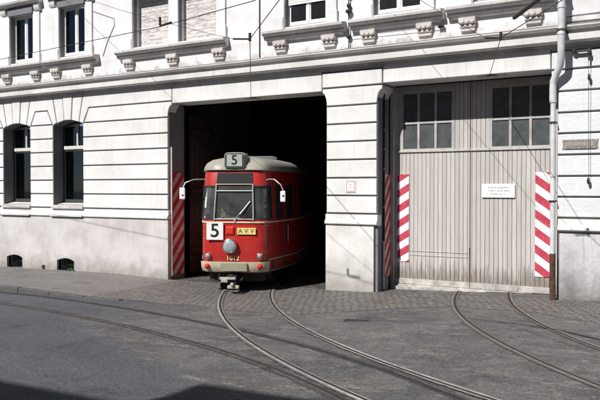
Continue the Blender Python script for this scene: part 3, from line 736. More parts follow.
# rooms behind the windows and the dark depot hall
mb = MB()
def room(x0, x1, y0, y1, z0, z1):
    mb.add([(x0, y0, z0), (x1, y0, z0), (x1, y1, z0), (x0, y1, z0), (x0, y0, z1), (x1, y0, z1), (x1, y1, z1), (x0, y1, z1)], [(0, 1, 2, 3), (4, 7, 6, 5), (1, 5, 6, 2), (2, 6, 7, 3), (3, 7, 4, 0)])
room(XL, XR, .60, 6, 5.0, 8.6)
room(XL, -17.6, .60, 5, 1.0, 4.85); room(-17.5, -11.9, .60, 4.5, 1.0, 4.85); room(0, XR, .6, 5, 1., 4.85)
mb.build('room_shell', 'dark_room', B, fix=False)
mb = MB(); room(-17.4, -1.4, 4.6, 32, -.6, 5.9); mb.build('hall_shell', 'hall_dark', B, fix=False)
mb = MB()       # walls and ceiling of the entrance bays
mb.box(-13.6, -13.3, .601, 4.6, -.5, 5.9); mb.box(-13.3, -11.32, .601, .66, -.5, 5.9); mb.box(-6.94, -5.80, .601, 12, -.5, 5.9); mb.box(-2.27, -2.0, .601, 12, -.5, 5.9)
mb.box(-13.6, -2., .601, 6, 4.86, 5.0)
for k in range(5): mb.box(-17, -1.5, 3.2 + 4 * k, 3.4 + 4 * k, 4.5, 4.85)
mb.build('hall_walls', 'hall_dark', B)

# gateway jamb linings with warning stripes, corner guards, open leaf
def stripes(name, parent, x0, x1, z0, z1, slope, y, thick, period, w_mat, r_mat, axis='y', phase=0., face=-1):
    """flat board with diagonal bands: bands are real thin plates clipped to the board"""
    bd = MB()
    if axis == 'y': bd.box(x0, x1, y, y + thick, z0, z1)
    else: bd.box(y, y + thick, x0, x1, z0, z1)
    o = bd.build(name, w_mat, parent)
    r = MB(); k = -40
    yy = y - .0025 if face < 0 else y + thick + .0005
    while k < 60:
        zb = z0 + phase + k * period
        # band between lines z = zb + slope*(x-x0) and + period/2, clip to z0..z1
        poly = [(x0, zb), (x1, zb + slope * (x1 - x0)), (x1, zb + slope * (x1 - x0) + period / 2), (x0, zb + period / 2)]
        poly = clip(clip(poly, z0, True), z1, False)
        if len(poly) >= 3:
            if axis == 'y': r.prism(poly, yy, yy + .002)
            else: r.prism(poly, yy, yy + .002, axis='x')
        k += 1
    r.build('red_stripe', r_mat, o); return o
def clip(poly, z, above):
    out = []; n = len(poly)
    for i in range(n):
        a, b = poly[i], poly[(i + 1) % n]; ia = a[1] >= z if above else a[1] <= z; ib = b[1] >= z if above else b[1] <= z
        if ia: out.append(a)
        if ia != ib: t = (z - a[1]) / (b[1] - a[1]); out.append((a[0] + (b[0] - a[0]) * t, z))
    return out
# left jamb of the first gateway (faces right)
stripes('jamb_stripes', B, .10, .58, .02, 2.52, 1.15, -11.298, .012, .37, 'stripe_white_shade', 'stripe_red_shade', axis='x', face=1)
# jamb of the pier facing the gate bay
stripes('jamb_stripes', B, .30, .70, .30, 2.44, 1.3, -5.778, .012, .32, 'stripe_white_shade', 'stripe_red_shade', axis='x', face=1, phase=.1)
mb = MB()
mb.box(-11.285, -11.245, .075, .10, 0, 3.15); mb.build('corner_guard', 'guard_edge', B, bevel=.004)
mb = MB()
mb.box(-5.765, -5.735, .255, .285, .05, 1.05); mb.mi = 1; mb.box(-5.775, -5.735, .28, .30, .02, 4.1)
for z in (2.55, 2.95, 3.35, 1.75): mb.mi = 0; mb.lathe([(0, .016), (.012, .014), (.018, .004)], (-5.75, .28, z), (0, -1, 0), 8)
mb.build('corner_guard', ['guard_edge', 'post'], B)
mb = MB()   # brown timber leaf folded back inside the first gateway
for k in range(5): mb.box(-11.24, -11.19, .72 + k * .19, .72 + k * .19 + .175, .03, 4.0)
for z in (.5, 2.0, 3.5): mb.box(-11.185, -11.15, .72, 1.655, z, z + .14)
mb.build('open_gate_leaf', 'brown_wood', B, bevel=.006)

# closed gate: two plank leaves, each with a glazed top
YD = .76
def leaf(x0, x1, px0, px1, hinge):
    w = MB(); pw = .088; x = math.floor(x0 / pw) * pw
    mid0, mid1 = px0, px1
    while x < x1:
        a, b = max(x, x0) + .0035, min(x + pw, x1) - .0035
        if b > a:
            segs = [(.235, 2.895)] if (b > mid0 and a < mid1) else [(.235, 4.40)]
            if b > mid0 > a: segs.append((2.943, 4.40))
            elif b > mid1 > a: segs.append((2.943, 4.40))
            ab = (a, b)
            dz = random.uniform(-.012, .012)
            for z0, z1 in segs:
                a, b = ab
                if z0 == 2.943:
                    if b > mid0 > a: b = mid0 - .005
                    else: a = mid1 + .005
                if b - a < .012: continue
                pts = [(a, YD + .004), (a + .005, YD), (b - .005, YD), (b, YD + .004), (b, YD + .045), (a, YD + .045)]
                w.prism(pts, z0 + dz, z1, axis='z')
        x += pw
    w.box(x0, x1, YD + .046, YD + .07, .10, 4.4 if False else 2.9)
    lf = w.build('gate_leaf', 'boards', B)
    s = MB(); s.box(x0, x1, YD - .022, YD + .045, .13, .245); s.build('base_board', 'base_board', lf, bevel=.006); s = MB(); s.box(x0, x1, YD - .03, YD + .05, 2.895, 2.94); s.build('rail_board', 'boards', lf, bevel=.006)
    fm = MB(); t = .035; zz = [2.941, 3.505, 4.14]
    cw = (mid1 - mid0) / 3
    for i in range(4): 
        xc = mid0 + cw * i; fm.box(xc - t * (.7 if i in (1, 2) else .9), xc + t * (.7 if i in (1, 2) else .9), YD - .004, YD + .05, 2.941, 4.14)
    for z in (2.95, 3.505): fm.box(mid0, mid1, YD - .001, YD + .049, z - (.008 if z < 3 else .02), z + .02)
    fm.box(mid0 - .03, mid1 + .03, YD - .002, YD + .05, 4.12, 4.40)
    fm.build('glazing_bars', 'door_glass_frame', lf)
    rg = random.Random(int(-x0 * 100))
    for i in range(3):
        for j in range(2):
            p = MB(); xa, xb = mid0 + cw * i + .02, mid0 + cw * (i + 1) - .02; tl = rg.uniform(-.004, .004)
            za, zb = (2.96, 3.49) if j == 0 else (3.52, 4.12)
            p.add([(xa, YD + .018 + tl, za), (xb, YD + .018, za), (xb, YD + .022 - tl, zb), (xa, YD + .02, zb), (xa, YD + .03, za), (xb, YD + .03, za), (xb, YD + .03, zb), (xa, YD + .03, zb)], [(0, 1, 2, 3), (7, 6, 5, 4), (0, 4, 5, 1), (1, 5, 6, 2), (2, 6, 7, 3), (3, 7, 4, 0)])
            p.build('pane', 'dirty_glass', lf)
    return lf
l1 = leaf(-5.76, -4.09, -5.55, -4.44, (-5.72, -4.95)); l2 = leaf(-4.08, -2.31, -3.68, -2.53, (-3.1, -2.33))
stripes('stripe_board', l1, -5.64, -5.385, .60, 2.44, .62, YD - .016, .012, .32, 'stripe_white', 'stripe_red', phase=.05)
stripes('stripe_board', l2, -2.815, -2.50, .45, 2.45, -.72, YD - .016, .012, .335, 'stripe_white', 'stripe_red', phase=.12)
mb = MB(); mb.box(-4.10, -4.075, YD - .01, YD, .35, .95); mb.build('gate_bolt', 'rust', l1)
for z in (.74, .83): mb = MB(); mb.box(-5.36, -4.15, YD - .012, YD - .001, z, z + .011); mb.build('iron_bar', 'boards', l1)
mb = MB(); mb.box(-5.77, -2.30, YD - .06, YD + .10, -.1, .125); mb.box(-5.75, -2.32, .62, YD - .062, -.1, .09); mb.build('threshold', 'base_board', B, bevel=.01)
mb = MB(); mb.box(-5.77, -2.30, YD - .02, YD + .06, 4.28, 4.6); mb.build('gate_head', 'brown_wood', B)
mb = MB(); mb.box(-5.775, -5.70, .66, .80, .0, 4.3); mb.build('gate_post', 'boards', B); mb = MB(); mb.box(-2.47, -2.295, .66, .755, .05, 4.3); mb.build('gate_post', 'boards', B)
mb = MB(); mb.box(-5.77, -2.3, .86, .87, .1, 4.4); mb.build('gate_backing', 'hall_dark', B)

# downpipe with swan-neck
mb = MB()
path = [(-2.19, -.32, 8.8), (-2.19, -.32, 5.25), (-2.20, -.315, 4.75), (-2.21, -.27, 4.55)]
dp = [(-2.17, -.31, 8.8), (-2.18, -.31, 5.3), (-2.18, -.31, 4.60), (-2.185, -.27, 4.42), (-2.21, -.20, 4.30), (-2.29, -.13, 4.16), (-2.345, -.09, 4.05), (-2.355, -.075, 3.9), (-2.355, -.075, 3.70)]
mb.tube(dp, .062, 14); mb.tube([(-2.35, -.075, 3.72), (-2.345, -.075, .98)], .046, 12)
mb.mi = 1; mb.tube([(-2.345, -.078, .98), (-2.34, -.08, .1)], .052, 12)
mb.mi = 0
for p, r in (((-2.18, -.31, 5.32), .072), ((-2.18, -.31, 4.86), .070), ((-2.352, -.075, 3.72), .06), ((-2.348, -.075, 2.4), .055)): mb.tube([p, (p[0], p[1], p[2] - .05)], r, 14)
mb.mi = 2
for z in (3.3, 1.9): mb.box(-2.41, -2.29, -.13, .02, z, z + .03)
for z in (5.6, 4.88): mb.box(-2.25, -2.11, -.38, -.01, z, z + .03)
mb.build('downpipe', ['galv', 'rust', 'iron'], B, smooth=40)
# grey conduit line on the upper wall
mb = MB(); mb.tube([(-8.63, -.012, 5.06), (-8.63, -.012, 8.5)], .014, 6); mb.build('conduit', 'iron', B)
mb = MB(); mb.tube([(-17.0, -.012, 7.6), (-15.6, -.012, 7.42), (-13.06, -.012, 6.47), (-13.05, -.014, 6.3), (-13.3, -.012, 5.9), (-13.46, -.012, 5.55)], .008, 6)
mb.build('wall_cable', 'cable_grey', B)

# ------------------------------------------------------------------ signs and fittings (things of their own)
o = empty('notice_board', (-3.52, YD - .02, 1.96))
m_ = MB(); m_.box(-.325, .325, -.012, 0, 0, .27); m_.build('board', 'sign_white', o, bevel=.004)
m_ = MB(); rr = random.Random(2)
for zl, (a, b) in ((.20, (-.20, .21)), (.135, (-.18, .20)), (.07, (-.15, .16))):
    x = a
    while x < b:
        w = rr.uniform(.012, .022); h = rr.choice((.022, .03, .03)); m_.box(x, x + w, -.0145, -.0125, zl - .014, zl - .014 + h); x += w + rr.choice((.008, .008, .025))
m_.build('faded_lettering', 'ink', o)
tag(o, 'small white notice board with faint lines of lettering fixed to the plank gate', 'notice')
o = empty('number_plate', (-6.372, -.004, 2.06))
m_ = MB(); m_.box(-.115, .115, -.012, 0.003, 0, .25); m_.build('plate', 'sign_white', o, bevel=.003)
m_ = MB()
for a in ((-.095, .095, .015, .026), (-.095, .095, .224, .235), (-.095, -.084, .026, .224), (.084, .095, .026, .224)): m_.box(a[0], a[1], -.0145, -.012, a[2], a[3])
m_.build('red_border', 'sign_red', o); m_ = MB(); m_.box(-.012, .012, -.0145, -.012, .15, .18); m_.box(-.012, .012, -.0145, -.012, .09, .12); m_.build('marks', 'ink', o)
tag(o, 'little square white plate with red rim on the pier between the gateways', 'plate')
o = empty('name_plaque', (-1.905, -.004, 2.84))
m_ = MB(); m_.box(-.265, .265, -.018, .004, 0, .165)
for s in (-1, 1): m_.prism([(s * .262, .02), (s * .30, -.01), (s * .285, .08), (s * .30, .175), (s * .262, .145)], -.012, .003)
m_.build('plate', 'plaque', o, bevel=.004)
m_ = MB(); x = -.235
while x < .22: w = rr.uniform(.016, .03); m_.box(x, x + w, -.022, -.0185, .05, .115); x += w + .014
m_.build('worn_lettering', 'ledge', o)
tag(o, 'weathered brown oblong plaque with worn raised lettering on the right hand pier', 'plaque')

def insul(p, axis, mbx, L=.2, r=.035):
    ax = Vector(axis).normalized(); p = Vector(p) - ax * L / 2; prof = [(0, .008)]
    for k in range(4): d = L * (k + .25) / 4; prof += [(d - .012, .012), (d, r), (d + .015, r * .9), (d + .02, .012)]
    prof.append((L, .008)); mbx.lathe(prof, p, axis, 12)
# wall anchor: long iron rosette rod with knobs
o = empty('wall_anchor', (-6.40, 0, 5.0))
m_ = MB(); m_.tube([(0, -.05, -.02), (0, -.06, 1.6)], .012, 6)
for z, r in ((.0, .05), (.28, .05), (.8, .07), (.92, .045), (1.15, .05)): m_.lathe([(-.05, .012), (-.03, r * .8), (0, r), (.03, r * .8), (.05, .012)], (0, -.06, z), (0, 0, 1), 10)
m_.box(-.03, .03, -.05, .0, .78, .84); m_.box(-.03, .03, -.05, 0, .26, .31)
m_.tube([(0, -.07, 1.4), (.0, -.3, 1.62), (0, -.32, 2.4)], .014, 6)
m_.build('rod', 'iron', o, smooth=40); m_ = MB(); m_.tube([(0, -.06, .28), (.9, -.06, .27), (1.98, -.06, .26)], .005, 5); m_.build('stay', 'iron', o)
for x in (1.72, 1.98):
    m_ = MB(); insul((x, -.06, .265), (1, 0, 0), m_, .12, .04); m_.build('insulator', 'ceramic', o)
tag(o, 'black iron wall anchor with knobs between two upper windows', 'wall anchor')
# bracket with hanging pull cord on the right pier
o = empty('cord_bracket', (-1.90, 0, 4.50))
m_ = MB(); m_.box(-.10, .16, -.10, -.06, .02, .06); m_.box(.12, .16, -.08, .0, -.02, .08); m_.lathe([(0, .03), (.05, .03), (.07, .012)], (.145, -.10, .02), (0, 0, -1), 10); m_.lathe([(0, .012), (.02, .045), (.06, .045), (.08, .012)], (-.10, -.08, .09), (0, 0, -1), 10)
m_.box(.125, .15, -.11, -.085, -.14, .0)
m_.build('arm', 'iron', o, smooth=40)
m_ = MB(); m_.tube([(.137, -.10, -.14), (.14, -.08, -1.0), (.15, -.07, -2.2)], .004, 5); m_.build('cord', 'iron', o)
for z in (-.42, -2.22):
    m_ = MB(); m_.lathe([(-.06, .004), (-.03, .022), (.03, .026), (.07, .006)], (.142, -.08, z), (0, 0, -1), 10); m_.build('pull_handle', 'iron', o, smooth=50)
tag(o, 'black iron bracket with a thin hanging cord on the right hand pier', 'bracket')

# ------------------------------------------------------------------ overhead wires
def sag(a, b, s, n=14):
    a, b = Vector(a), Vector(b); return [a.lerp(b, i / n) - Vector((0, 0, s * 4 * (i / n) * (1 - i / n))) for i in range(n + 1)]
def wireobj(name, pts, r, label, cat, ins=(), clampat=(), group='overhead wires over the street'):
    o = empty(name, pts[0]); inv = Matrix.Translation(-Vector(pts[0]))
    m_ = MB(); m_.tube(pts, r, 6); x = m_.build('wire', 'wire', o, smooth=60); x.matrix_parent_inverse = inv
    for p, ax, L, rad in ins:
        m_ = MB(); insul(p, ax, m_, L, rad); x = m_.build('insulator', 'ceramic', o, smooth=40); x.matrix_parent_inverse = inv
    for a, b, rad in clampat:
        m_ = MB(); m_.tube([a, b], rad, 8); x = m_.build('clamp', 'iron', o, smooth=40); x.matrix_parent_inverse = inv
    tag(o, label, cat, group); return o
I1 = (-5.70, -4.72, 4.3); I2 = (-2.55, -2.98, 4.3)
w1 = [(-40, -.6, 5.0)] + [(-12.55, -3.85, 4.75), (-9.75, -4.2, 4.75), (-7.65, -4.45, 4.75), (-5.45, -5.0, 4.75), (0, -7.4, 4.8), (8, -12, 4.9)]
wireobj('contact_wire', w1, .006, 'long dark contact wire following the street track past the upper windows at left', 'wire', ins=[((-7.62, -4.46, 4.84), (0, 0, 1), .13, .024)], clampat=[((-7.62, -4.46, 4.76), (-7.35, -4.5, 4.78), .016)])
wireobj('contact_wire', [(-8.9, 3.0, 4.16), (-8.88, .3, 4.18), (-8.86, -.02, 4.18), I1, (-4.22, -6.28, 4.32), (-1.0, -9.8, 4.45), (4, -15.5, 4.9)], .006, 'dark contact wire leading down into the open gateway above the red tram', 'wire',
        ins=[((I1[0], I1[1], I1[2] + .03), (0, 0, 1), .12, .024)], clampat=[(I1, (I1[0] - .26, I1[1] - .05, I1[2] + .02), .014)])
wireobj('contact_wire', [(-3.51, .58, 4.25), (-3.51, .02, 4.25), I2, (-1.43, -4.67, 4.3), (.8, -8.0, 4.4), (4, -13, 4.9)], .006, 'dark contact wire leading down to the head of the closed plank gate', 'wire',
        ins=[((I2[0], I2[1], I2[2] + .03), (0, 0, 1), .12, .024)], clampat=[(I2, (I2[0] - .22, I2[1] - .04, I2[2] + .02), .014), ((-2.26, -3.42, 4.46), (-1.56, -4.55, 4.47), .028)])
wireobj('span_wire', sag((-15.6, -.01, 7.75), (-5.96, -4.77, 4.32), .1), .004, 'thin span wire from the top left wall down to the wire over the tram', 'wire', ins=[((-15.2, -.2, 7.62), (1, -.49, -.35), .16, .03)])
wireobj('span_wire', sag((-6.40, -.32, 7.0), (-2.77, -3.02, 4.32), .05), .004, 'thin span wire from the iron wall anchor down to the wire before the plank gate', 'wire', ins=[((-6.2, -.5, 6.85), (1, -.74, -.74), .16, .03)])
# bracket under the lintels that holds the contact wire
for x, z in ((-8.88, LZ1), (-3.51, LZ2)):
    m_ = MB(); m_.box(x - .26, x + .26, .14, .22, z - .022, z - .003); m_.box(x - .08, x + .08, .06, .3, z - .04, z - .023); m_.build('wire_support', 'sill', B)

# ------------------------------------------------------------------ the tram
HD = R(23); TN = (-8.57, -1.10); tz = g(-8.6) + .012
T = empty('red_tram', (TN[0], TN[1], tz), 0)
# local frame: x = image-right lateral, y = toward the rear, z up
T.rotation_euler = (0, 0, HD)
tag(T, 'red line 5 tram with grey roof nosing out of the dark open gateway', 'tram')
half = [(0, 0), (0, .22), (0, .42), (.02, .55), (.07, .64), (.16, .70), (.32, .755), (.43, .785), (.56, .82), (.9, .90), (1.14, .955), (1.20, .965), (1.6, 1.045), (1.8, 1.07), (2.2, 1.10), (2.5, 1.1), (3.7, 1.1), (3.85, 1.1), (5.05, 1.1), (5.2, 1.1), (6.4, 1.1), (6.55, 1.1), (7.75, 1.1), (7.9, 1.1), (9.0, 1.1), (9.6, 1.1)]
def lev(z):     # (push back, inset) by height
    tab = [(.36, .10, .05), (.50, .02, .01), (.75, 0, 0), (1.47, .0, .0), (1.53, .01, .0), (2.22, .10, .03), (2.50, .15, .05), (2.57, .17, .06)]
    for a, b in zip(tab, tab[1:]):
        if z <= b[0]:
            t = max(0, (z - a[0]) / (b[0] - a[0])); return a[1] + (b[1] - a[1]) * t, a[2] + (b[2] - a[2]) * t
    return tab[-1][1:]
def TP(i, side, z, out=0.):
    s, w = half[i]; db, ins = lev(z); fw = max(0, 1 - s / .8)
    a = half[max(i - 1, 0)]; b = half[min(i + 1, len(half) - 1)]
    ds, dw = b[0] - a[0], b[1] - a[1]; l = math.hypot(ds, dw); nx_, ny_ = ds / l, -dw / l
    if i == 0: nx_, ny_ = 0, -1
    return (side * (w - ins * (1 if w > .5 else w / .5) + nx_ * out), s + db * fw + ny_ * out, z)
def band(mbx, side, i0, i1, z0, z1, out=0., thick=0.):
    zs = [z0 + (z1 - z0) * k / 3 for k in range(4)]
    for i in range(i0, i1):
        for a, b in zip(zs, zs[1:]):
            q = [TP(i, side, a, out), TP(i + 1, side, a, out), TP(i + 1, side, b, out), TP(i, side, b, out)]
            mbx.add(q, [(0, 1, 2, 3)])
    if thick:
        for zz, up in ((z0, 0), (z1, 1)):
            for i in range(i0, i1): mbx.add([TP(i, side, zz, out), TP(i + 1, side, zz, out), TP(i + 1, side, zz, out - thick), TP(i, side, zz, out - thick)], [(0, 1, 2, 3)])
        for i in (i0, i1): mbx.add([TP(i, side, z0, out), TP(i, side, z1, out), TP(i, side, z1, out - thick), TP(i, side, z0, out - thick)], [(0, 1, 2, 3)])
NH = len(half) - 1
ZW0, ZW1 = 1.53, 2.24
mb = MB()
def win_side(i):       # window bays along the half outline
    return (i in (2, 3, 4, 5)) or i in (8, 10) or (14 <= i < 24 and (i % 2 == 1))
# map of window spans: front pane 0-2, corner pane 2-6, doors leaf windows 8-9, 11-12, then saloon windows
wins_r = [(0, 2), (2, 6), (8, 9), (11, 12), (15, 16), (17, 18), (19, 20), (21, 22)]
wins_l = [(0, 2), (2, 6), (9, 10), (12, 14), (15, 16), (17, 18), (19, 20), (21, 22)]
for side, wins in ((1, wins_r), (-1, wins_l)):
    band(mb, side, 0, NH, .40, ZW0)
    band(mb, side, 0, NH, ZW1, 2.57)
    inwin = set(k for a, b in wins for k in range(a, b))
    for i in range(NH):
        if i not in inwin: band(mb, side, i, i + 1, ZW0, ZW1)
body = mb.build('body', 'tred', T, smooth=50, weld=True, fix=True)
mb = MB(); nl = []
# underside and rear
mb.add([TP(i, 1, .40) for i in range(NH + 1)] + [TP(i, -1, .40) for i in range(NH, -1, -1)], [list(range(2 * NH + 2))])
mb.add([(-1.1, 9.6, .4), (1.1, 9.6, .4), (1.05, 9.6, 2.57), (-1.05, 9.6, 2.57)], [(0, 1, 2, 3)])
mb.build('underframe', 'chassis', T)
# windows glass
for side, wins in ((1, wins_r), (-1, wins_l)):
    for a, b in wins:
        if a == 0: continue
        p = MB(); band(p, side, a, b, ZW0 + .01, ZW1 - .01, -.012); w = p.build('window', 'tram_glass', T, smooth=60, fix=False, weld=True)
        f = MB()     # rubber gasket
        for zz in (ZW0 - .005, ZW1 - .025): band(f, side, a, b, zz, zz + .03, .006, .02)
        for k in (a, b):
            q0, q1 = TP(k, side, ZW0, .004), TP(k, side, ZW1, .004); f.tube([q0, q1], .014, 6)
        f.build('gasket', 'rubber', w)
p = MB()
for side in (1, -1): band(p, side, 0, 2, ZW0 + .01, ZW1 - .01, -.012)
ws = p.build('windscreen', 'tram_glass', T, smooth=60, fix=False)
f = MB()
for s in (-1, 1):
    f.tube([TP(2, s, ZW0 - .02, .016), TP(2, s, 1.9, .016), TP(2, s, ZW1 + .03, .016)], .016, 8)
f.tube([TP(2, -1, 2.13, .014), TP(0, 1, 2.13, .014), TP(2, 1, 2.13, .014)], .012, 8)
f.tube([TP(2, -1, ZW0 + .005, .014), TP(0, 1, ZW0 + .005, .014), TP(2, 1, ZW0 + .005, .014)], .010, 8)
f.tube([TP(2, -1, ZW1 + .03, .014), TP(0, 1, ZW1 + .03, .014), TP(2, 1, ZW1 + .03, .014)], .008, 8)
f.build('windscreen_frame', 'alu', ws, smooth=60)
f = MB(); f.tube([(.03, -.03, 1.50), (.05, -.035, 1.56), (.30, .04, 1.86)], .007, 6); f.tube([(.13, -.01, 1.64), (.34, .048, 1.91)], .012, 6); f.lathe([(0, .03), (.03, .02)], (.03, .0, 1.50), (0, -1, 0), 10)
f.build('wiper', 'alu', ws, smooth=60)
# black destination panel with its window
f = MB(); 
for side in (1, -1): band(f, side, 0, 2, 2.27, 2.50, .010, .01)
dpn = f.build('destination_panel', 'tblack', T)
f = MB()
for side in (1, -1): 
    band(f, side, 0, 2, 2.255, 2.27, .014, .014); band(f, side, 0, 2, 2.50, 2.512, .014, .014)
f.build('panel_trim', 'rubber', dpn)
# cream trims
f = MB()
for side in (1, -1): band(f, side, 0, NH, 1.455, 1.485, .012, .012)
f.build('belt_trim', 'tcream', T, smooth=35)
f = MB()
for side in (1, -1): band(f, side, 5, NH, .665, .69, .010, .01); band(f, side, 6, NH, .41, .43, .008, .01)
f.build('skirt_trim', 'tcream', T, smooth=35)
f = MB()
for s_ in (-1, 1):
    f.tube([TP(5, s_, .66, .001), TP(5, s_, 1.0, .001), TP(5, s_, 1.45, .001)], .004, 5); f.tube([TP(5, s_, 2.26, .001), TP(5, s_, 2.55, .001)], .004, 5)
    f.tube([TP(k_, s_, 1.02, .001) for k_ in range(5, NH)], .0035, 5)
f.build('panel_seam', 'rubber', T)
f = MB()
for s_ in (-1, 1):
    for z_ in (.72, .84, 1.12, 1.26, 1.40):
        for k_ in (4, 5):
            p_ = Vector(TP(k_, s_, z_)); q_ = Vector(TP(k_, s_, z_, .1)); f.lathe([(-.002, .007), (.003, .006), (.004, .002)], p_, q_ - p_, 6)
for x_, z_ in ((-.555, 1.12), (-.235, 1.12), (-.555, 1.445), (-.235, 1.445)): f.lathe([(0, .008), (.003, .006)], (x_, -.045, z_), (0, -1, 0), 8)
f.build('screw_heads', 'alu', T)
f = MB()      # nothing built here: shade copy of the red stays unused
# bumper
f = MB()
for side in (1, -1): band(f, side, 0, 5, .42, .635, .055, .06)
bmp = f.build('bumper', 'tcream', T, smooth=40, weld=True)
f = MB(); f.box(-.26, .30, -.085, -.05, .445, .62); f.build('coupler_cover', plain('cover_olive', (.30, .28, .20), .7), bmp, bevel=.01)
# rain gutter and roof
f = MB()
for side in (1, -1): band(f, side, 0, NH, 2.555, 2.585, .03, .03)
f.build('rain_gutter', 'troof', T, smooth=40, weld=True)
rf = MB(); rings = []
prof = [(0, 2.575, 1.02), (.06, 2.66, 1.0), (.16, 2.735, .95), (.32, 2.80, .84), (.55, 2.85, .62), (.8, 2.885, .3), (1., 2.89, 0.)]
idx = list(range(NH + 1))
def roofpt(i, side, k):
    t, z, m = prof[k]; s, w = half[i]; db, ins = lev(2.57); fw = max(0, 1 - s / .8)
    # front dome: pull the front back as it rises
    wv = (w - ins) ; y = s + db * fw
    rise = 1 - m; front = math.exp(-(s / .9) ** 2) if s < 3 else 0
    zz = 2.575 + (z - 2.575) * 1.0
    return (side * wv * m * 1.02, y + rise * 1.15 * max(0, 1 - s / 4.0) - .03 * (1 - rise) * fw, zz)
for side in (1, -1):
    vs = [roofpt(i, side, k) for k in range(len(prof)) for i in idx]; n = len(idx)
    rf.add(vs, [(k * n + i, k * n + i + 1, (k + 1) * n + i + 1, (k + 1) * n + i) for k in range(len(prof) - 1) for i in range(n - 1)])
roof = rf.build('roof', 'troof', T, smooth=60)
bmw = bmesh.new(); bmw.from_mesh(roof.data); bmesh.ops.remove_doubles(bmw, verts=bmw.verts, dist=.003); bmesh.ops.recalc_face_normals(bmw, faces=bmw.faces); bmw.to_mesh(roof.data); bmw.free()
f = MB(); f.box(-.55, .55, 2.4, 4.0, 2.87, 2.97); f.build('roof_equipment', plain('roof_box_blue_grey', (.10, .12, .14), .6), T, bevel=.03)
# pantograph (folded) on the roof
f = MB()
for s in (-1, 1):
    f.tube([(s * .5, 4.6, 2.98), (s * .42, 5.9, 3.12), (s * .5, 4.7, 3.25)], .018, 6)
f.tube([(-.75, 4.7, 3.27), (.75, 4.7, 3.27)], .025, 8); f.box(-.6, .6, 4.5, 6.0, 2.9, 2.95); f.build('pantograph', 'iron', T, smooth=40)
# route box on the roof front
f = MB(); P8 = [(-.20, 2.60), (.20, 2.60), (.23, 2.65), (.225, 2.90), (.17, 2.945), (-.17, 2.945), (-.225, 2.90), (-.23, 2.65)]
f.prism(P8, .10, .52); rb = f.build('route_box', 'troof', T, bevel=.02)
f = MB(); f.prism([(x * .92, 2.772 + (z - 2.772) * .90) for x, z in P8], .088, .0995); f.build('route_rim', plain('box_green_rim', (.05, .07, .06), .4), rb)
f = MB(); f.prism([(-.165, 2.65), (.165, 2.65), (.165, 2.90), (-.165, 2.90)], .078, .0875); f.build('route_glass', plain('route_blind', (.42, .44, .42), .4), rb)
def tmat(x, y, z): return Matrix.Translation((x, y, z)) @ Matrix.Rotation(PI / 2, 4, 'X')
textmesh('route_digit', '5', .29, 'black', rb, tmat(0, .076, 2.775), .0015, 1.0)
# white line-number plate on the nose
f = MB(); f.box(-.575, -.215, -.045, -.032, 1.10, 1.465); lp = f.build('line_plate', 'sign_white', T, bevel=.003)
textmesh('line_digit', '5', .40, 'black', lp, tmat(-.395, -.047, 1.285), .0015, 1.05)
# red hatch, yellow transit plate
f = MB(); f.box(-.175, .01, -.022, .0, 1.21, 1.385); f.box(-.155, -.01, -.034, -.0225, 1.23, 1.365); f.build('red_hatch', plain('bright_red_hatch', (.62, .03, .02), .4), T, bevel=.008)
f = MB(); f.box(.075, .475, -.030, -.012, 1.215, 1.355); yp = f.build('transit_plate', 'yellow', T, bevel=.004)
for dx, ch in ((-.125, 'A'), (.0, 'V'), (.125, 'V')): textmesh('plate_letter', ch, .125, 'olive', yp, tmat(.275 + dx, -.0315, 1.285), .001, 1.0)
# car number
textmesh('car_number', '1012', .135, 'gold', T, tmat(-.02, -.004, .712), .002, 1.0)
# headlamp
f = MB(); f.lathe([(0, .155), (.07, .158), (.10, .150), (.105, .138), (.09, .135), (.0, .10)], (-.075, .0, .975), (0, -1, 0), 28); hl = f.build('headlamp', 'chrome', T, smooth=50)
f = MB(); f.lathe([(0, .136), (.015, .125), (.03, .09), (.038, .04), (.04, 0)], (-.075, -.088, .975), (0, -1, 0), 28); f.build('lens', 'lens', hl, smooth=60)
def marker(i, side, z, r, mat, ringm, name):
    p = Vector(TP(i, side, z)); q = Vector(TP(i, side, z, .1)); ax = (q - p).normalized()
    if name == 'tail_lamp': p = Vector(TP(i, side, z, .05))
    m1 = MB(); m1.lathe([(-.02, r), (.035, r), (.045, r * .85), (.03, r * .8)], p, ax, 18); a = m1.build(name, ringm, T, smooth=45)
    m2 = MB(); m2.lathe([(.02, r * .84), (.05, r * .7), (.062, r * .3), (.064, 0)], p, ax, 18); m2.build('lens', mat, a, smooth=60)
for s in (-1, 1):
    marker(3, s, .765, .068, 'lens_small', 'chrome', 'marker_lamp'); marker(3, s, .545, .056, 'redlens', 'redlens', 'tail_lamp')
# mirrors on curved arms
f = MB(); f.tube([TP(5, 1, 2.36, .0), TP(5, 1, 2.38, .06), (.86, .04, 2.37), (1.0, .0, 2.26), (1.06, -.02, 2.12)], .013, 8); mr = f.build('mirror', 'alu', T, smooth=60)
f = MB(); f.box(.995, 1.105, -.05, -.01, 1.90, 2.13); f.build('mirror_head', 'sign_white', mr, bevel=.02)
f = MB(); f.lathe([(0, .02), (.006, .012)], (1.06, -.056, 2.03), (0, -1, 0), 10); f.build('mirror_badge', 'black', mr)
f = MB(); f.tube([TP(5, -1, 2.36, .0), TP(5, -1, 2.38, .06), (-.88, .06, 2.37), (-1.05, .02, 2.30), (-1.10, .0, 2.18)], .013, 8); ml = f.build('mirror', 'alu', T, smooth=60)
f = MB(); f.box(-1.165, -1.04, -.04, 0., 1.95, 2.20); f.build('mirror_head', 'sign_white', ml, bevel=.02)
f = MB(); f.lathe([(0, .02), (.006, .012)], (-1.09, -.046, 2.04), (0, -1, 0), 10); f.build('mirror_badge', 'black', ml)
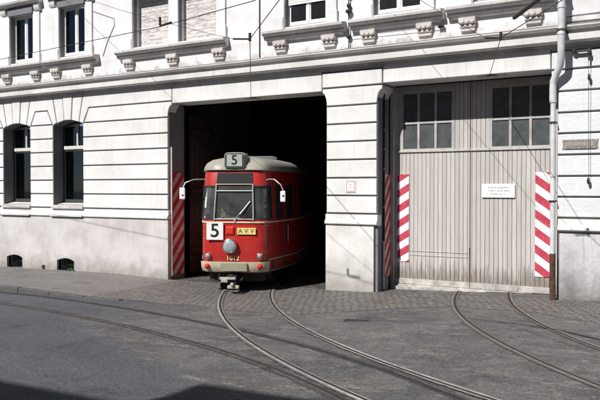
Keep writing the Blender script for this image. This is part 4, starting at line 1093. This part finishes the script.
# door leaves: seams, handles
f = MB()
for k in (7, 10, 13):
    f.tube([TP(k, 1, .46, .004), TP(k, 1, 1.5, .004), TP(k, 1, 2.5, .004)], .012, 6)
f.build('door_seam', 'rubber', T)
f = MB(); f.tube([TP(10, 1, 1.0, .04), TP(10, 1, 1.35, .04)], .012, 8); f.build('door_handle', 'alu', T)
f = MB()
for k in (6, 7): f.tube([TP(k, 1, 1.1, .0), TP(k, 1, 1.12, .04), TP(k, 1, 1.38, .04), TP(k, 1, 1.4, 0)], .010, 6)
f = MB()      # black apron below the bumper
for side in (1, -1): band(f, side, 0, 6, .20, .405, -.09, .02)
f.build('apron', 'chassis', T, smooth=40, weld=True)
# coupler, lifeguard, steps
f = MB(); f.box(-.12, .08, -.22, .5, .27, .36); f.lathe([(0, .05), (.05, .09), (.12, .09), (.16, .07)], (-.02, -.10, .31), (0, -1, 0), 14); cp = f.build('coupler', 'chassis', T, smooth=30, bevel=.01)
f = MB(); f.box(-.24, .10, -.30, -.22, .295, .345); f.box(-.20, -.06, -.33, -.29, .24, .31); f.box(-.06, .18, -.36, -.27, .12, .185); f.lathe([(0, .035), (.12, .045), (.14, .02)], (.02, -.28, .20), (.3, -1, .1), 10)
f.build('coupler_head', plain('whitish_coupler_paint', (.40, .37, .32), .7, var=.3, vs=20), cp, bevel=.012)
f = MB(); f.tube([(.05, -.2, .36), (.10, -.28, .22), (.06, -.1, .16), (.2, .0, .3)], .016, 8); f.build('air_hose', 'rubber', T, smooth=60); f = MB(); f.tube([(-.3, -.02, .38), (-.32, -.10, .24), (-.26, .0, .30)], .014, 8); f.build('air_hose', 'rubber', T, smooth=60)
f = MB(); f.box(-.48, .48, .75, .79, .13, .38); f.build('lifeguard', 'chassis', T, bevel=.01)
f = MB()
for s in (-1, 1): f.box(s * .98 - .03, s * .98 + .03, 2.0, 9.4, .28, .42)
f.build('side_sill', 'chassis', T)
for yb in (2.35, 8.2):
    f = MB(); f.box(-.68, .68, yb - .9, yb + .9, .26, .36); f.box(-.72, -.6, yb - 1.0, yb + 1.0, .2, .4); f.box(.6, .72, yb - 1., yb + 1., .2, .4); bg = f.build('bogie', 'chassis', T)
    for dy in (-.7, .7):
        for s in (-1, 1):
            w = MB(); w.lathe([(0, .30), (.025, .33), (.03, .30), (.11, .295), (.11, .12), (.13, .1)], (s * .47, yb + dy, .305), (s, 0, 0), 24); w.build('wheel', 'steel_dull', bg, smooth=40)
# interior
f = MB(); f.box(-.55, .55, .25, .55, .9, 1.50); f.box(-.4, .1, .20, .50, 1.50, 1.56); cabd = f.build('driver_desk', 'inner', T, bevel=.02)
f = MB(); f.tube([(-.25, .4, 1.56), (-.25, .4, 1.66)], .02, 8); f.tube([(-.25 + .12 * math.cos(a * PI / 8), .4 + .12 * math.sin(a * PI / 8), 1.67) for a in range(17)], .012, 6); f.box(.1, .4, .3, .5, 1.5, 1.6); f.build('controller', 'black', cabd)
f = MB(); f.box(-.62, .62, .3, 1.2, .84, .88); f.box(-.86, .86, 1.2, 9.5, .84, .88); f.build('floor', 'chassis', T)
f = MB(); f.box(-.86, -.15, 1.5, 1.54, .88, 2.4); f.box(.35, .9, 1.9, 1.94, .88, 1.8); f.build('partition', 'inner', T)
f = MB(); f.box(-.5, .5, .25, .3, 2.2, 2.52); f.box(-.62, .62, .5, 1.3, 2.48, 2.52); f.box(-.86, .86, 1.3, 9.4, 2.48, 2.52); f.build('ceiling', 'inner', T)
for yy in (3.0, 4.2, 5.4, 6.6):
    for s in (-1, 1):
        f = MB(); f.box(s * .65 - .25, s * .65 + .25, yy, yy + .42, 1.22, 1.30); f.box(s * .65 - .25, s * .65 + .25, yy + .40, yy + .46, 1.30, 1.80); f.box(s * .65 - .05, s * .65 + .05, yy + .15, yy + .25, .88, 1.22); f.build('seat', 'seat', T, bevel=.02)
f = MB(); f.box(-.28, .12, .95, 1.35, 1.25, 1.33); f.box(-.28, .12, 1.33, 1.39, 1.33, 1.85); f.box(-.12, -.04, 1.1, 1.2, .88, 1.25); f.build('driver_seat', 'seat', T, bevel=.02)
f = MB()
for p in ((.45, 1.6), (.25, 2.6), (-.25, 2.6), (.25, 4.8)): f.tube([(p[0], p[1], .88), (p[0], p[1], 2.48)], .016, 8)
f.build('grab_pole', 'alu', T)

# potted plant on the sill inside the far-left upper window
o = empty('potted_plant', (-16.80, .34, 5.72))
m_ = MB(); m_.lathe([(0, .05), (.10, .07), (.12, .072), (.12, .06)], (0, 0, 0), (0, 0, 1), 14); m_.build('pot', 'terracotta', o, smooth=40)
m_ = MB(); rp = random.Random(9)
for k in range(60):
    a = rp.uniform(0, 2 * PI); el = rp.uniform(.2, 1.4); L = rp.uniform(.10, .30); d = Vector((math.cos(a) * math.cos(el), math.sin(a) * math.cos(el) * .5, math.sin(el))); b0 = Vector((0, 0, .11)); e = b0 + d * L; s = d.cross(Vector((0, 0, 1))).normalized() * .025
    md = b0 + d * L * .6
    m_.add([b0 + d * L * .3, md + s, e, md - s], [(0, 1, 2, 3)])
m_.build('leaves', 'green_leaf', o, fix=False)
tag(o, 'small green potted plant behind the glass of the far left upper window', 'plant')
m_ = MB(); m_.box(-17.1, -16.0, .27, .5, 5.66, 5.715); m_.build('inner_sill', 'frame_white', B)

o = empty('weed_tuft', (-14.62, -.07, g(-14.6) + .10)); m_ = MB()
for k in range(34):
    a = rp.uniform(0, 2 * PI); L = rp.uniform(.03, .08); bx = rp.gauss(0, .06); d = Vector((math.cos(a) * .5, math.sin(a) * .4 - .2, 1)).normalized(); b0 = Vector((bx, rp.uniform(-.02, .03), 0)); s_ = Vector((.008, .004, 0))
    m_.add([b0 - s_, b0 + s_, b0 + d * L + s_ * 1.6, b0 + d * L * 1.15], [(0, 1, 2, 3)])
m_.build('leaves', 'green_leaf', o, fix=False); tag(o, 'tuft of green weeds at the foot of the right basement window', 'weeds')

for xx, yy, lab in ((-4.75, -3.15, 'small dark drain cover set in the asphalt in front of the central pier'),):
    o = empty('drain_cover', (xx, yy, g(xx) + .012), R(12)); m_ = MB()
    m_.box(-.19, .19, -.055, .055, -.01, .004); m_.build('frame', 'post', o, bevel=.003); m_ = MB()
    for k in range(9): m_.box(-.165 + k * .038, -.145 + k * .038, -.04, .04, .0045, .009)
    m_.build('grating', 'iron', o); tag(o, lab, 'drain cover')

# ------------------------------------------------------------------ houses across the street, behind the camera; their eaves throw the shadow in the foreground
def house(x0, x1, yf, eave, label, wins, rh):
    h = empty('row_house', ((x0 + x1) / 2, yf, -.1)); cx = (x0 + x1) / 2
    a = x0 - cx; b = x1 - cx
    m_ = MB(); m_.box(a, b, -10, 0, -.6, eave + .05); m_.build('wall', 'facade_far', h)
    m_ = MB(); m_.prism([(.35, eave - .02), (.35, eave + .10), (-5, eave + .1 + rh), (-10.3, eave + .1), (-10.3, eave - .02)], a - .0, b + .0, axis='x'); m_.build('roof', 'tiles', h)
    n = int((b - a) / 2.3)
    for fl in range(3):
        for k in range(n):
            cxw = a + (k + .5) * (b - a) / n; z0 = 1.0 + fl * 3.1
            w = MB(); w.box(cxw - .55, cxw + .55, .0, .05, z0 - .05, z0 + 1.65); w_ = w.build('window', 'frame_white', h)
            w = MB(); w.box(cxw - .48, cxw - .03, .05, .056, z0 + .03, z0 + 1.57); w.box(cxw + .03, cxw + .48, .05, .056, z0 + .03, z0 + 1.57); w.build('pane', 'tblack', w_)
    tag(h, label, 'house'); return h
# shadow reach: 1.00 x height in Y, 0.268 x height in X
house(-34, -7.55, -18.05 - .35, 10.0, 'lower tile-roofed row house opposite the depot, whose eaves shade the left foreground', 6, 3.2)
house(-7.55, 18, -18.05 - .35, 10.9, 'taller tile-roofed row house opposite the depot gates', 6, 3.2)

# ------------------------------------------------------------------ sky, sun, camera
w = bpy.data.worlds.new('World'); sc.world = w; w.use_nodes = True; nt = w.node_tree
sky = nt.nodes.new('ShaderNodeTexSky'); sky.sky_type = 'NISHITA'; sky.sun_disc = False; sky.sun_elevation = R(44); sky.sun_rotation = R(195); sky.altitude = 100; sky.dust_density = .2; sky.air_density = .5
bg = nt.nodes['Background']; nt.links.new(sky.outputs[0], bg.inputs[0]); bg.inputs[1].default_value = .05
sl = bpy.data.lights.new('sun', 'SUN'); sl.energy = 5.0; sl.angle = R(.5); sl.color = (1, .97, .925)
so = bpy.data.objects.new('sun', sl); col.objects.link(so)
az, el = R(15), R(44)
d = Vector((math.sin(az) * math.cos(el), math.cos(az) * math.cos(el), -math.sin(el)))
so.rotation_euler = d.to_track_quat('-Z', 'Y').to_euler(); so.location = (-8, -20, 25)
cam = bpy.data.cameras.new('camera'); cam.sensor_width = 36; cam.lens = 42; cam.clip_end = 3000; cam.clip_start = .1
co = bpy.data.objects.new('camera', cam); col.objects.link(co); co.location = (0, -13.13, 2.15)
th = math.atan(700 / 1210); pt = -math.atan(12 / 700)
co.rotation_euler = (PI / 2 + pt, 0, th); sc.camera = co
sc.view_settings.view_transform = 'Standard'; sc.view_settings.look = 'None'; sc.view_settings.exposure = .25; sc.view_settings.gamma = 1
sc.view_settings.use_curve_mapping = False
